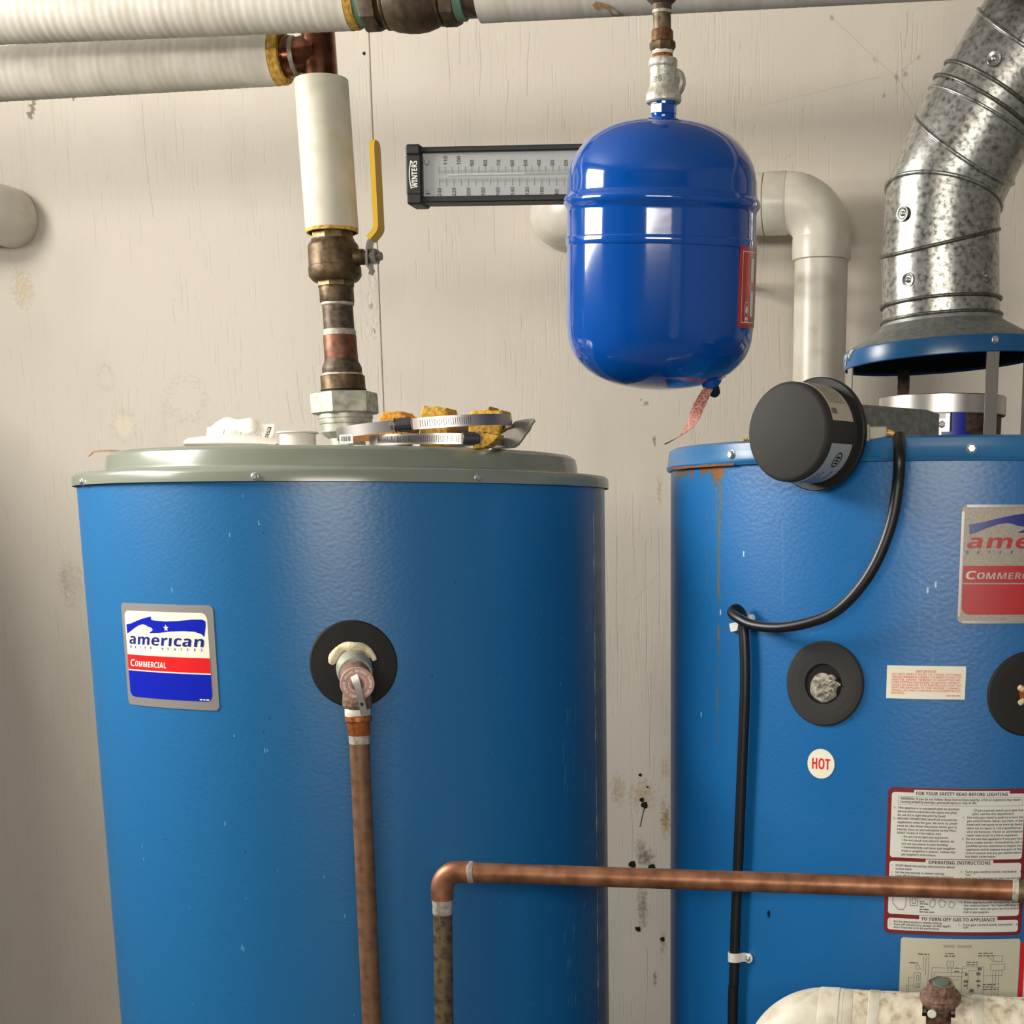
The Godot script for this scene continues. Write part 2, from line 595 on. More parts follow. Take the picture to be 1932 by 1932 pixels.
func make_materials() -> void:
	var m: StandardMaterial3D
	mottled("copper", [[0.25, Color(0.46, 0.30, 0.21)], [0.5, Color(0.58, 0.39, 0.28)], [0.75, Color(0.64, 0.45, 0.34)]], 0.46, 0.55, 6.0, 0.02)
	mottled("copper_dull", [[0.2, Color(0.40, 0.28, 0.21)], [0.5, Color(0.50, 0.36, 0.27)], [0.8, Color(0.52, 0.40, 0.29)]], 0.52, 0.4, 8.0, 0.02)
	mottled("copper_tarnished", [[0.2, Color(0.24, 0.20, 0.16)], [0.5, Color(0.42, 0.36, 0.27)], [0.65, Color(0.46, 0.40, 0.30)], [0.85, Color(0.26, 0.23, 0.20)]], 0.55, 0.5, 9.0, 0.02)
	mottled("copper_shiny", [[0.25, Color(0.32, 0.19, 0.13)], [0.55, Color(0.46, 0.29, 0.21)], [0.8, Color(0.55, 0.38, 0.33)]], 0.24, 0.9, 8.0, 0.02)
	mottled("copper_fitting", [[0.25, Color(0.55, 0.30, 0.14)], [0.6, Color(0.72, 0.43, 0.24)]], 0.45, 0.6, 20.0, 0.03)
	mottled("copper_sooty", [[0.3, Color(0.24, 0.20, 0.16)], [0.6, Color(0.36, 0.30, 0.24)], [0.8, Color(0.40, 0.36, 0.31)]], 0.55, 0.45, 14.0, 0.02)
	mottled("copper_red", [[0.3, Color(0.34, 0.24, 0.18)], [0.5, Color(0.44, 0.28, 0.21)], [0.75, Color(0.52, 0.32, 0.24)]], 0.5, 0.5, 14.0, 0.02)
	mottled("solder", [[0.25, Color(0.56, 0.53, 0.48)], [0.6, Color(0.70, 0.67, 0.62)], [0.8, Color(0.76, 0.74, 0.69)]], 0.6, 0.2, 16.0, 0.025, 1.0)
	mottled("brass", [[0.25, Color(0.25, 0.19, 0.12)], [0.5, Color(0.36, 0.29, 0.20)], [0.8, Color(0.42, 0.35, 0.25)]], 0.5, 0.55, 14.0, 0.02, 1.0)
	mottled("brass_bright", [[0.25, Color(0.34, 0.28, 0.19)], [0.6, Color(0.50, 0.42, 0.28)]], 0.5, 0.5, 14.0, 0.02)
	mottled("bronze", [[0.25, Color(0.20, 0.15, 0.10)], [0.5, Color(0.29, 0.23, 0.16)], [0.8, Color(0.34, 0.27, 0.19)]], 0.6, 0.3, 8.0, 0.03, 1.0)
	mottled("bronze_brown", [[0.25, Color(0.38, 0.28, 0.23)], [0.6, Color(0.55, 0.43, 0.37)], [0.8, Color(0.60, 0.50, 0.45)]], 0.6, 0.3, 20.0, 0.03, 2.0)
	mat("verdigris", Color(0.42, 0.55, 0.47), 0.8)
	mottled("galvanized", [[0.2, Color(0.55, 0.56, 0.50)], [0.5, Color(0.68, 0.68, 0.62)], [0.8, Color(0.76, 0.76, 0.70)]], 0.45, 0.45, 12.0, 0.02, 1.0)
	mottled("galvanized_pale", [[0.2, Color(0.60, 0.59, 0.55)], [0.5, Color(0.74, 0.73, 0.69)], [0.8, Color(0.82, 0.81, 0.77)]], 0.45, 0.4, 20.0, 0.03, 2.0)
	m = mottled("duct", [[0.0, Color(0.30, 0.29, 0.28)], [0.22, Color(0.44, 0.44, 0.42)], [0.40, Color(0.62, 0.62, 0.60)], [0.6, Color(0.70, 0.70, 0.68)], [0.85, Color(0.77, 0.77, 0.75)]], 0.30, 0.85, 9.0, 0.05, 0.6, 11, 5)
	m.normal_scale = 0.25
	mottled("duct_dark", [[0.25, Color(0.30, 0.30, 0.28)], [0.6, Color(0.46, 0.45, 0.42)]], 0.42, 0.8, 20.0, 0.03)
	mottled("sheet_zinc", [[0.25, Color(0.46, 0.47, 0.46)], [0.6, Color(0.54, 0.55, 0.54)], [0.8, Color(0.58, 0.59, 0.58)]], 0.5, 0.5, 10.0, 0.03)
	mat("aluminium", Color(0.80, 0.78, 0.76), 0.35, 0.85)
	mat("aluminium_grey", Color(0.58, 0.56, 0.54), 0.5, 0.5)
	mat("zinc", Color(0.82, 0.83, 0.82), 0.3, 0.8)
	mat("steel", Color(0.66, 0.64, 0.63), 0.32, 0.9)
	mat("steel_dark", Color(0.36, 0.35, 0.36), 0.35, 0.8)
	mat("steel_bolt", Color(0.55, 0.53, 0.50), 0.35, 0.8)
	mottled("rusty_brown", [[0.25, Color(0.22, 0.17, 0.13)], [0.6, Color(0.36, 0.29, 0.24)]], 0.6, 0.3, 14.0, 0.03)
	m = mottled("white_jacket", [[0.25, Color(0.74, 0.715, 0.665)], [0.6, Color(0.80, 0.78, 0.735)]], 0.55, 0.0, 4.0, 0.02)
	mottled("white_sleeve", [[0.25, Color(0.77, 0.75, 0.67)], [0.55, Color(0.83, 0.81, 0.74)]], 0.5, 0.0, 3.0, 0.02)
	mottled("lagging_dirty", [[0.0, Color(0.45, 0.40, 0.32)], [0.22, Color(0.62, 0.56, 0.46)], [0.36, Color(0.79, 0.74, 0.64)], [0.6, Color(0.86, 0.82, 0.73)], [0.8, Color(0.89, 0.86, 0.79)]], 0.7, 0.0, 8.0, 0.03, 1.5, 5, 5)
	mottled("lagging_cover", [[0.15, Color(0.72, 0.67, 0.57)], [0.4, Color(0.83, 0.80, 0.72)], [0.7, Color(0.87, 0.85, 0.79)]], 0.5, 0.0, 6.0, 0.02, 0.6)
	m = mottled("foam_yellow", [[0.25, Color(0.70, 0.52, 0.18)], [0.5, Color(0.80, 0.62, 0.25)], [0.75, Color(0.86, 0.69, 0.32)]], 0.95, 0.0, 14.0, 0.04, 1.5, 8, 5)
	mottled("foam_cut", [[0.25, Color(0.62, 0.46, 0.16)], [0.5, Color(0.78, 0.61, 0.25)], [0.75, Color(0.86, 0.71, 0.36)]], 0.9, 0.0, 10.0, 0.04, 3.0, 9)
	mottled("foam_cream", [[0.3, Color(0.80, 0.74, 0.58)], [0.7, Color(0.92, 0.88, 0.76)]], 0.8, 0.0, 30.0, 0.04, 4.0)
	mottled("foam_orange", [[0.3, Color(0.74, 0.50, 0.16)], [0.7, Color(0.87, 0.64, 0.25)]], 0.95, 0.0, 14.0, 0.04, 1.5)
	mottled("fibre_grey", [[0.25, Color(0.36, 0.34, 0.31)], [0.7, Color(0.52, 0.50, 0.46)]], 0.95, 0.0, 30.0, 0.05, 5.0)
	mottled("glass_wool", [[0.2, Color(0.34, 0.33, 0.30)], [0.45, Color(0.54, 0.52, 0.47)], [0.75, Color(0.74, 0.72, 0.66)]], 0.9, 0.0, 16.0, 0.03, 2.0)
	mottled("pvc", [[0.25, Color(0.80, 0.77, 0.71)], [0.6, Color(0.86, 0.84, 0.79)]], 0.3, 0.0, 3.0, 0.02)
	m = mottled("pvc_smudged", [[0.2, Color(0.79, 0.74, 0.66)], [0.36, Color(0.83, 0.80, 0.74)], [0.6, Color(0.86, 0.84, 0.79)]], 0.32, 0.0, 3.0, 0.02)
	m = mat("tank_blue", Color(0.0, 0.275, 0.61), 0.10)
	m.clearcoat_enabled = true
	m.clearcoat = 0.5
	m.clearcoat_roughness = 0.04
	m.uv1_triplanar = true
	m.uv1_scale = Vector3.ONE * 9.0
	m.normal_enabled = true
	m.normal_texture = noise_map(0.03, 21, 256, 1.0)
	m.normal_scale = 0.035
	m = mat("hood_blue", Color(0.10, 0.33, 0.52), 0.3)
	m = mat("lid_grey", Color(0.50, 0.52, 0.47), 0.22)
	m.uv1_triplanar = true
	m.uv1_scale = Vector3.ONE * 10.0
	m.normal_enabled = true
	m.normal_texture = noise_map(0.03, 22, 256, 1.0)
	m.normal_scale = 0.05
	mat("lid_blue", Color(0.13, 0.40, 0.60), 0.3)
	mat("rubber_black", Color(0.085, 0.080, 0.075), 0.75)
	mat("rubber_grey", Color(0.16, 0.155, 0.15), 0.8)
	mat("plastic_black", Color(0.075, 0.072, 0.07), 0.5)
	m = mat("case_black", Color(0.16, 0.155, 0.15), 0.75)
	m.uv1_triplanar = true
	m.uv1_scale = Vector3.ONE * 30.0
	m.normal_enabled = true
	m.normal_texture = noise_map(0.06, 23, 256, 3.0)
	m.normal_scale = 0.3
	mat("hole_black", Color(0.03, 0.025, 0.02), 0.9)
	mat("cable_black", Color(0.07, 0.07, 0.075), 0.4)
	mat("plastic_white", Color(0.88, 0.87, 0.84), 0.4)
	mat("plastic_grey", Color(0.66, 0.64, 0.58), 0.5)
	mat("plastic_blue", Color(0.06, 0.12, 0.62), 0.35)
	mat("tape_white", Color(0.90, 0.88, 0.82), 0.6)
	mat("grip_yellow", Color(0.82, 0.64, 0.08), 0.45)
	mat("wire_yellow", Color(0.95, 0.75, 0.15), 0.4)
	mat("wire_white", Color(0.95, 0.93, 0.85), 0.4)
	mat("wire_orange", Color(0.90, 0.45, 0.15), 0.4)
	mat("paper", Color(0.90, 0.87, 0.82), 0.8)
	mat("paper_brown", Color(0.60, 0.50, 0.40), 0.85)
	mat("label_silver", Color(0.62, 0.60, 0.59), 0.35, 0.4)
	mat("label_cream", Color(0.93, 0.91, 0.83), 0.3)
	mat("label_white", Color(0.88, 0.875, 0.84), 0.35)
	mat("label_diagram", Color(0.80, 0.78, 0.69), 0.4)
	mat("label_grey", Color(0.62, 0.62, 0.60), 0.45)
	mat("print_blue", Color(0.05, 0.12, 0.68), 0.25)
	mat("print_navy", Color(0.10, 0.14, 0.50), 0.3)
	mat("print_red", Color(0.86, 0.14, 0.15), 0.25)
	mat("print_red_dark", Color(0.70, 0.10, 0.11), 0.4)
	mat("print_pink", Color(0.88, 0.45, 0.42), 0.5)
	mat("print_maroon", Color(0.47, 0.09, 0.12), 0.4)
	mat("print_black", Color(0.10, 0.10, 0.10), 0.5)
	mat("print_grey", Color(0.40, 0.40, 0.38), 0.5)
	mat("print_soft_grey", Color(0.55, 0.54, 0.52), 0.5)
	mat("print_silver", Color(0.66, 0.63, 0.58), 0.35, 0.3)
	mat("print_white", Color(0.92, 0.91, 0.88), 0.4)
	mat("label_red", Color(0.72, 0.13, 0.08), 0.3)
	mat("tag_pink", Color(0.80, 0.50, 0.46), 0.7)
	mat("tag_plate", Color(0.80, 0.61, 0.56), 0.5)
	mat("tag_red_ribbon", Color(0.66, 0.36, 0.30), 0.7)
	mat("tag_purple", Color(0.45, 0.20, 0.30), 0.7)
	m = mottled("badge_metal", [[0.2, Color(0.57, 0.54, 0.50)], [0.5, Color(0.62, 0.59, 0.54)], [0.8, Color(0.65, 0.62, 0.57)]], 0.5, 0.3, 14.0, 0.08)
	mat("concrete", Color(0.45, 0.44, 0.42), 0.9)
	mat("plaster", Color(0.56, 0.555, 0.545), 0.9)
	mat("plaster_side", Color(0.52, 0.515, 0.505), 0.9)
	mat("door_paint", Color(0.80, 0.79, 0.78), 0.6)
	m = mat("unseen_window_glow", Color(0.9, 0.9, 0.9), 0.6)  # glowing panes of the two unseen windows
	m.emission_enabled = true
	m.emission = Color(1.0, 0.94, 0.86)
	m.emission_energy_multiplier = 4.0
	m = mat("lamp_glow", Color(0.9, 0.9, 0.9), 0.6)
	m.emission_enabled = true
	m.emission = Color(1.0, 0.97, 0.93)
	m.emission_energy_multiplier = 4.0

func soft_blob(im: Image, c: Vector2, rx: float, ry: float, color: Color, strength: float, ragged := 0.0, hard := 1.0, ring := false) -> void:
	var n := noise(0.11, int(c.x * 3.0 + c.y), 3)
	for y in range(maxi(0, int(c.y - ry * 1.5)), mini(im.get_height(), int(c.y + ry * 1.5) + 1)):
		for x in range(maxi(0, int(c.x - rx * 1.5)), mini(im.get_width(), int(c.x + rx * 1.5) + 1)):
			var d := Vector2((x - c.x) / rx, (y - c.y) / ry).length() + ragged * n.get_noise_2d(x, y)
			var a := clampf((1.0 - d) * hard * 2.0, 0.0, 1.0)
			if ring:
				a = clampf(1.0 - absf(d - 0.85) * 6.0 * hard, 0.0, 1.0) * clampf(0.4 + 1.2 * n.get_noise_2d(y, x), 0.0, 1.0)
			if a > 0.0:
				im.set_pixel(x, y, im.get_pixel(x, y).lerp(color, a * strength))

func scratch(im: Image, a: Vector2, b: Vector2, color: Color, strength: float, w := 1) -> void:
	var n := int(maxf(absf(b.x - a.x), absf(b.y - a.y))) + 1
	for k in n + 1:
		var p := a.lerp(b, float(k) / n)
		for j in w:
			var x := int(p.x) + j
			var y := int(p.y)
			if x >= 0 and y >= 0 and x < im.get_width() and y < im.get_height():
				im.set_pixel(x, y, im.get_pixel(x, y).lerp(color, strength))

# ---------------------------------------------------------------- the room
const WALL_X := -1.8
const WALL_TOP := 2.6
const WALL_SIZE := 2.2

func on_wall(px: float, py: float) -> Vector2:
	var p := at(px, py, 0.0)
	return Vector2(p.x - WALL_X, WALL_TOP - p.y) / WALL_SIZE * 2048.0

func wall_material() -> StandardMaterial3D:
	var paint := Image.create_empty(2048, 2048, false, Image.FORMAT_RGB8)
	var base := Color(0.80, 0.765, 0.715)
	paint.fill(base)
	var relief := Image.create_empty(2048, 2048, false, Image.FORMAT_L8)
	relief.fill(Color(0.7, 0.7, 0.7))
	var r := RandomNumberGenerator.new()
	r.seed = 41
	var dense := noise(0.004, 9, 2)
	# slow tone changes of the paint
	for k in 260:
		var c := Vector2(r.randf() * 2048, r.randf() * 2048)
		soft_blob(paint, c, r.randf_range(20, 60), r.randf_range(40, 110), base.darkened(0.10) if k % 2 else base.lightened(0.25), 0.22, 0.3, 0.4)
	# the open grain of the plywood: short upright checks, thick in some places and thin in others
	for k in 15000:
		var x := r.randf() * 2047
		var y := r.randf() * 2047
		var d := dense.get_noise_2d(x * 1.6, y * 0.6)
		if d < r.randf_range(-0.45, 0.5):
			continue
		var l := r.randf_range(6, 46) * (1.0 + maxf(d, 0.0))
		var lean := r.randf_range(-0.03, 0.03)
		var deep := r.randf_range(0.15, 0.6)
		scratch(relief, Vector2(x, y), Vector2(x + l * lean, y + l), Color(0.3, 0.3, 0.3), deep * 0.8, 2 if r.randf() < 0.5 else 1)
		if r.randf() < 0.5:
			scratch(paint, Vector2(x, y), Vector2(x + l * lean, y + l), Color(0.55, 0.50, 0.44), deep * 0.28)
	for k in 900:                                                       # faint long ridges
		var x := r.randf() * 2047
		var y := r.randf() * 2047
		scratch(relief, Vector2(x, y), Vector2(x + r.randf_range(-3, 3), y + r.randf_range(60, 260)), Color(0.95, 0.95, 0.95), 0.3)
	# longer open checks, read off the wall
	for s in [[268, 190, 290, 410], [695, 118, 700, 250], [1700, 60, 1704, 170], [1712, 20, 1708, 90], [845, 40, 852, 160], [872, 20, 868, 120], [905, 60, 905, 180], [930, 330, 934, 480], [560, 700, 575, 800], [590, 690, 600, 790], [540, 735, 552, 800], [960, 150, 955, 230], [1000, 60, 995, 180], [1195, 930, 1200, 1090], [1165, 1010, 1166, 1230], [1219, 1020, 1221, 1250], [1230, 1270, 1226, 1450], [1243, 1000, 1244, 1180], [1190, 1500, 1193, 1620], [1222, 1790, 1218, 1932], [1240, 900, 1244, 930], [1095, 600, 1100, 700], [1310, 760, 1312, 850], [1470, 600, 1473, 700], [1440, 730, 1442, 790]]:
		var a := on_wall(s[0], s[1])
		var b := on_wall(s[2], s[3])
		var mid := a.lerp(b, 0.5) + Vector2(r.randf_range(-3, 3), 0)
		for q in [[a, mid], [mid, b]]:
			scratch(relief, q[0], q[1], Color(0.25, 0.25, 0.25), 0.6, 1)
			scratch(paint, q[0], q[1], Color(0.50, 0.46, 0.40), 0.3, 1)
	# filler patches, knots and knocks
	for s in [[350, 752, 40, 38], [200, 712, 16, 22], [235, 802, 24, 26], [42, 545, 20, 34], [132, 1102, 24, 38], [600, 845, 20, 20]]:
		soft_blob(relief, on_wall(s[0], s[1]), s[2], s[3], Color(1, 1, 1), 0.35, 0.5, 0.6)
		soft_blob(relief, on_wall(s[0], s[1]), s[2], s[3], Color(0.2, 0.2, 0.2), 0.5, 0.4, 0.7, true)
		soft_blob(paint, on_wall(s[0], s[1]), s[2], s[3], Color(0.62, 0.58, 0.50), 0.28, 0.4, 0.6, true)
	soft_blob(paint, on_wall(235, 805), 22, 24, Color(0.84, 0.80, 0.71), 0.6, 0.4, 1.0)
	soft_blob(paint, on_wall(42, 545), 16, 26, Color(0.72, 0.66, 0.50), 0.6, 1.2, 1.0)
	soft_blob(paint, on_wall(133, 1100), 22, 34, Color(0.70, 0.67, 0.61), 0.5, 0.9, 0.8)
	soft_blob(paint, on_wall(122, 1096), 5, 26, Color(0.52, 0.49, 0.44), 0.3, 1.3, 0.8)
	for s in [[62, 190, 4, 7], [60, 205, 5, 8], [56, 215, 5, 6], [138, 183, 2, 6]]:
		soft_blob(paint, on_wall(s[0], s[1]), s[2], s[3], Color(0.42, 0.40, 0.33), 0.8, 1.0, 1.5)
	# dirt and old cobweb lines at the upper right
	for s in [[1565, 30, 1695, 150, 0.35], [1695, 150, 1720, 195, 0.3], [1700, 135, 1735, 105, 0.4], [1432, 200, 1660, 145, 0.22], [1480, 300, 1500, 285, 0.25], [1240, 1085, 1200, 1130, 0.3]]:
		scratch(paint, on_wall(s[0], s[1]), on_wall(s[2], s[3]), Color(0.45, 0.41, 0.35), s[4] * 0.45, 2)
	for s in [[1690, 145, 4], [1706, 138, 4], [1570, 33, 4], [1732, 108, 3], [1667, 180, 3], [1650, 112, 3]]:
		soft_blob(paint, on_wall(s[0], s[1]), s[2], s[2] * 1.6, Color(0.40, 0.36, 0.30), 0.4, 0.8, 0.7)
	# stains in the gap between the heaters
	for s in [[1255, 1545, 10, 34, Color(0.52, 0.38, 0.20), 0.6], [1212, 1500, 26, 30, Color(0.66, 0.53, 0.36), 0.5], [1165, 1490, 16, 30, Color(0.62, 0.52, 0.38), 0.5], [1258, 1450, 14, 20, Color(0.66, 0.55, 0.40), 0.4], [1218, 1617, 17, 18, Color(0.40, 0.35, 0.30), 0.75], [1212, 1710, 10, 48, Color(0.42, 0.38, 0.34), 0.6], [1208, 1600, 12, 20, Color(0.50, 0.45, 0.40), 0.5], [1250, 1780, 6, 28, Color(0.50, 0.44, 0.38), 0.5], [1235, 1845, 4, 14, Color(0.30, 0.27, 0.24), 0.6], [1218, 760, 7, 5, Color(0.50, 0.44, 0.36), 0.7], [1234, 832, 3, 9, Color(0.40, 0.32, 0.24), 0.8], [1244, 925, 5, 26, Color(0.62, 0.54, 0.42), 0.5], [1209, 753, 2, 3, Color(0.1, 0.1, 0.1), 0.8]]:
		soft_blob(paint, on_wall(s[0], s[1]), s[2], s[3], s[4], s[5], 0.7, 0.55)
	scratch(paint, on_wall(1215, 1525), on_wall(1207, 1560), Color(0.15, 0.12, 0.1), 0.8, 2)
	# the ragged lower run of the joint beside the valve
	for k in 60:
		var p := on_wall(r.randf_range(694, 714), r.randf_range(505, 640))
		soft_blob(relief, p, r.randf_range(2, 5), r.randf_range(3, 10), Color(0.2, 0.2, 0.2) if k % 2 else Color(1, 1, 1), 0.6, 0.8)
	soft_blob(paint, on_wall(699, 577), 5, 6, Color(0.55, 0.45, 0.42), 0.5, 0.5)
	scratch(paint, on_wall(705, 620), on_wall(707, 628), Color(0.35, 0.3, 0.25), 0.7, 2)
	var m := mat("plywood_paint", Color.WHITE, 0.62)
	m.albedo_texture = ImageTexture.create_from_image(paint)
	m.heightmap_enabled = true
	m.heightmap_texture = ImageTexture.create_from_image(relief)
	m.heightmap_scale = 0.12
	m.uv1_triplanar = true
	m.uv1_world_triplanar = true
	m.uv1_scale = Vector3(1.0 / WALL_SIZE, 1.0 / WALL_SIZE, 1.0)
	m.uv1_offset = Vector3(-WALL_X / WALL_SIZE, -WALL_TOP / WALL_SIZE, 0)
	return m

func build_room() -> void:
	var x0: float = ROOM.x0
	var x1: float = ROOM.x1
	var z1: float = ROOM.z1
	var h: float = ROOM.h
	var st := mb()
	var ply := wall_material()
	# back wall: a stud wall faced with sheets of plywood that meet at an open joint
	var wall := structure("wall_back", Vector3(0, 0, 0))
	st = mb()
	block(x0 - 0.15, x1 + 0.15, -0.1, h + 0.1, -0.15, -0.013, st)
	part("backing", st, M.hole_black, wall)
	var joint := at(716, 560, 0).x
	for s in [[x0, joint - 0.0006], [joint + 0.0006, joint + 1.219], [joint + 1.222, x1]]:
		st = mb()
		block(s[0], s[1], 0.0, h, -0.0128, 0.0, st, 0.0009)
		part("plywood_sheet", st, ply, wall)
	for s in [[1208, 1462, 3.2], [1211, 1509, 4.5], [1216, 1519, 6.5], [1193, 1631, 7.0], [1230, 1637, 7.0], [1204, 1753, 5.0], [1250, 1772, 4.5], [1222, 1485, 2.0], [687, 101, 3.0], [1200, 1750, 2.0]]:
		st = mb()
		var p := at(s[0], s[1], 0.0)
		var r: float = s[2] * mpp(p)
		lathe(st, [Vector2(r, 0.0006), Vector2(r * 0.75, 0.0003), Vector2(0, 0.0002)], 12, frame_of(Vector3(0, 0, 1), p), false, 0, 1, 0.12)
		part("nail_hole", st, M.hole_black, wall)
	st = mb()
	block(x0 - 0.15, x1 + 0.15, -0.12, 0.0, -0.15, z1 + 0.15, st)
	part("slab", st, M.concrete, structure("floor"))
	st = mb()
	block(x0 - 0.15, x1 + 0.15, h, h + 0.12, -0.15, z1 + 0.15, st)
	part("board", st, M.plaster, structure("ceiling"))
	# left wall, out of view, with a high glowing window placed to light the scene from the left
	var wy0 := 1.93
	var wy1 := 2.57
	var wz0 := 1.0
	var wz1 := 2.0
	var left := structure("wall_left")
	st = mb()
	block(x0 - 0.15, x0, 0, wy0, 0, z1, st)
	block(x0 - 0.15, x0, wy1, h, 0, z1, st)
	block(x0 - 0.15, x0, wy0, wy1, 0, wz0, st)
	block(x0 - 0.15, x0, wy0, wy1, wz1, z1, st)
	part("wallboard", st, M.plaster_side, left)
	var win := structure("unseen_window_1", Vector3(x0, wy0, (wz0 + wz1) / 2))
	st = mb()
	block(x0 - 0.05, x0 + 0.012, wy0, wy0 + 0.04, wz0, wz1, st, 0.004)
	block(x0 - 0.05, x0 + 0.012, wy1 - 0.04, wy1, wz0, wz1, st, 0.004)
	for z in [wz0, wz1 - 0.04]:
		block(x0 - 0.05, x0 + 0.012, wy0 + 0.04, wy1 - 0.04, z, z + 0.04, st, 0.004)
	part("unseen_window_frame", st, M.plastic_white, win)
	st = mb()
	block(x0 - 0.03, x0 - 0.022, wy0 + 0.04, wy1 - 0.04, wz0 + 0.04, wz1 - 0.04, st)
	part("unseen_glowing_pane", st, M.unseen_window_glow, win)
	# an unseen box, head high, out of view to the left, placed to shade the foot of the wall beside the heater
	st = mb()
	block(x0, -1.97, 0, 1.82, 0.0, 0.90, st, 0.006)
	part("unseen_box", st, M.plaster_side, structure("unseen_shade_block"))
	st = mb()
	block(x1, x1 + 0.15, 0, h, 0, z1, st)
	part("wallboard", st, M.plaster_side, structure("wall_right"))
	# unseen wall behind the camera; its open doorway and wide glowing window are placed to light the heaters and show in their sheen
	var dx0 := 1.0
	var dx1 := 1.82
	var dh := 2.08
	var fx0 := -0.72
	var fx1 := 0.88
	var fy0 := 1.73
	var fy1 := 2.05
	var front := structure("wall_front")
	st = mb()
	block(x0 - 0.15, dx0, 0, fy0, z1, z1 + 0.15, st)
	block(x0 - 0.15, fx0, fy0, fy1, z1, z1 + 0.15, st)
	block(fx1, dx0, fy0, fy1, z1, z1 + 0.15, st)
	block(x0 - 0.15, dx0, fy1, h, z1, z1 + 0.15, st)
	block(dx1, x1 + 0.15, 0, h, z1, z1 + 0.15, st)
	block(dx0, dx1, dh, h, z1, z1 + 0.15, st)
	part("wallboard", st, M.plaster_side, front)
	var win2 := structure("unseen_window_2", Vector3((fx0 + fx1) / 2, fy0, z1))
	st = mb()
	block(fx0, fx1, fy0, fy0 + 0.03, z1 - 0.012, z1 + 0.05, st, 0.004)
	block(fx0, fx1, fy1 - 0.03, fy1, z1 - 0.012, z1 + 0.05, st, 0.004)
	for x in [fx0, fx1 - 0.03]:
		block(x, x + 0.03, fy0 + 0.03, fy1 - 0.03, z1 - 0.012, z1 + 0.05, st, 0.004)
	part("unseen_window_frame", st, M.plastic_white, win2)
	st = mb()
	block(fx0 + 0.03, fx1 - 0.03, fy0 + 0.03, fy1 - 0.03, z1 + 0.022, z1 + 0.030, st)
	part("unseen_glowing_pane", st, M.unseen_window_glow, win2)
	var trim := structure("trim_1")  # casing of the unseen doorway, out of view behind the camera
	st = mb()
	block(dx0 - 0.06, dx0, 0, dh + 0.06, z1 - 0.018, z1, st, 0.003)
	block(dx1, dx1 + 0.06, 0, dh + 0.06, z1 - 0.018, z1, st, 0.003)
	block(dx0, dx1, dh, dh + 0.06, z1 - 0.018, z1, st, 0.003)
	part("unseen_door_casing", st, M.door_paint, trim)

# ---------------------------------------------------------------- left water heater
func jacket_image(base: Color, seed_: int) -> Image:
	var im := Image.create_empty(2048, 1024, false, Image.FORMAT_RGB8)
	im.fill(base)
	return im

func jacket_material(called: String, im: Image, rough: float) -> StandardMaterial3D:
	var m := mat(called, Color.WHITE, rough)
	m.albedo_texture = ImageTexture.create_from_image(im)
	m.normal_enabled = true
	m.normal_texture = noise_map(0.28, 31, 1024, 3.0, null, 2)
	m.normal_scale = 0.04
	m.clearcoat_enabled = true
	m.clearcoat = 0.12
	m.clearcoat_roughness = 0.25
	return m

func jacket_uv(px: float, py: float, axis: Vector3, top: float, bottom: float) -> Vector2:
	var q := on_tank(px, py, axis, R_TANK)
	return Vector2((0.5 + q.x / TAU) * 2048.0, (top - q.y) / (top - bottom) * 1024.0)

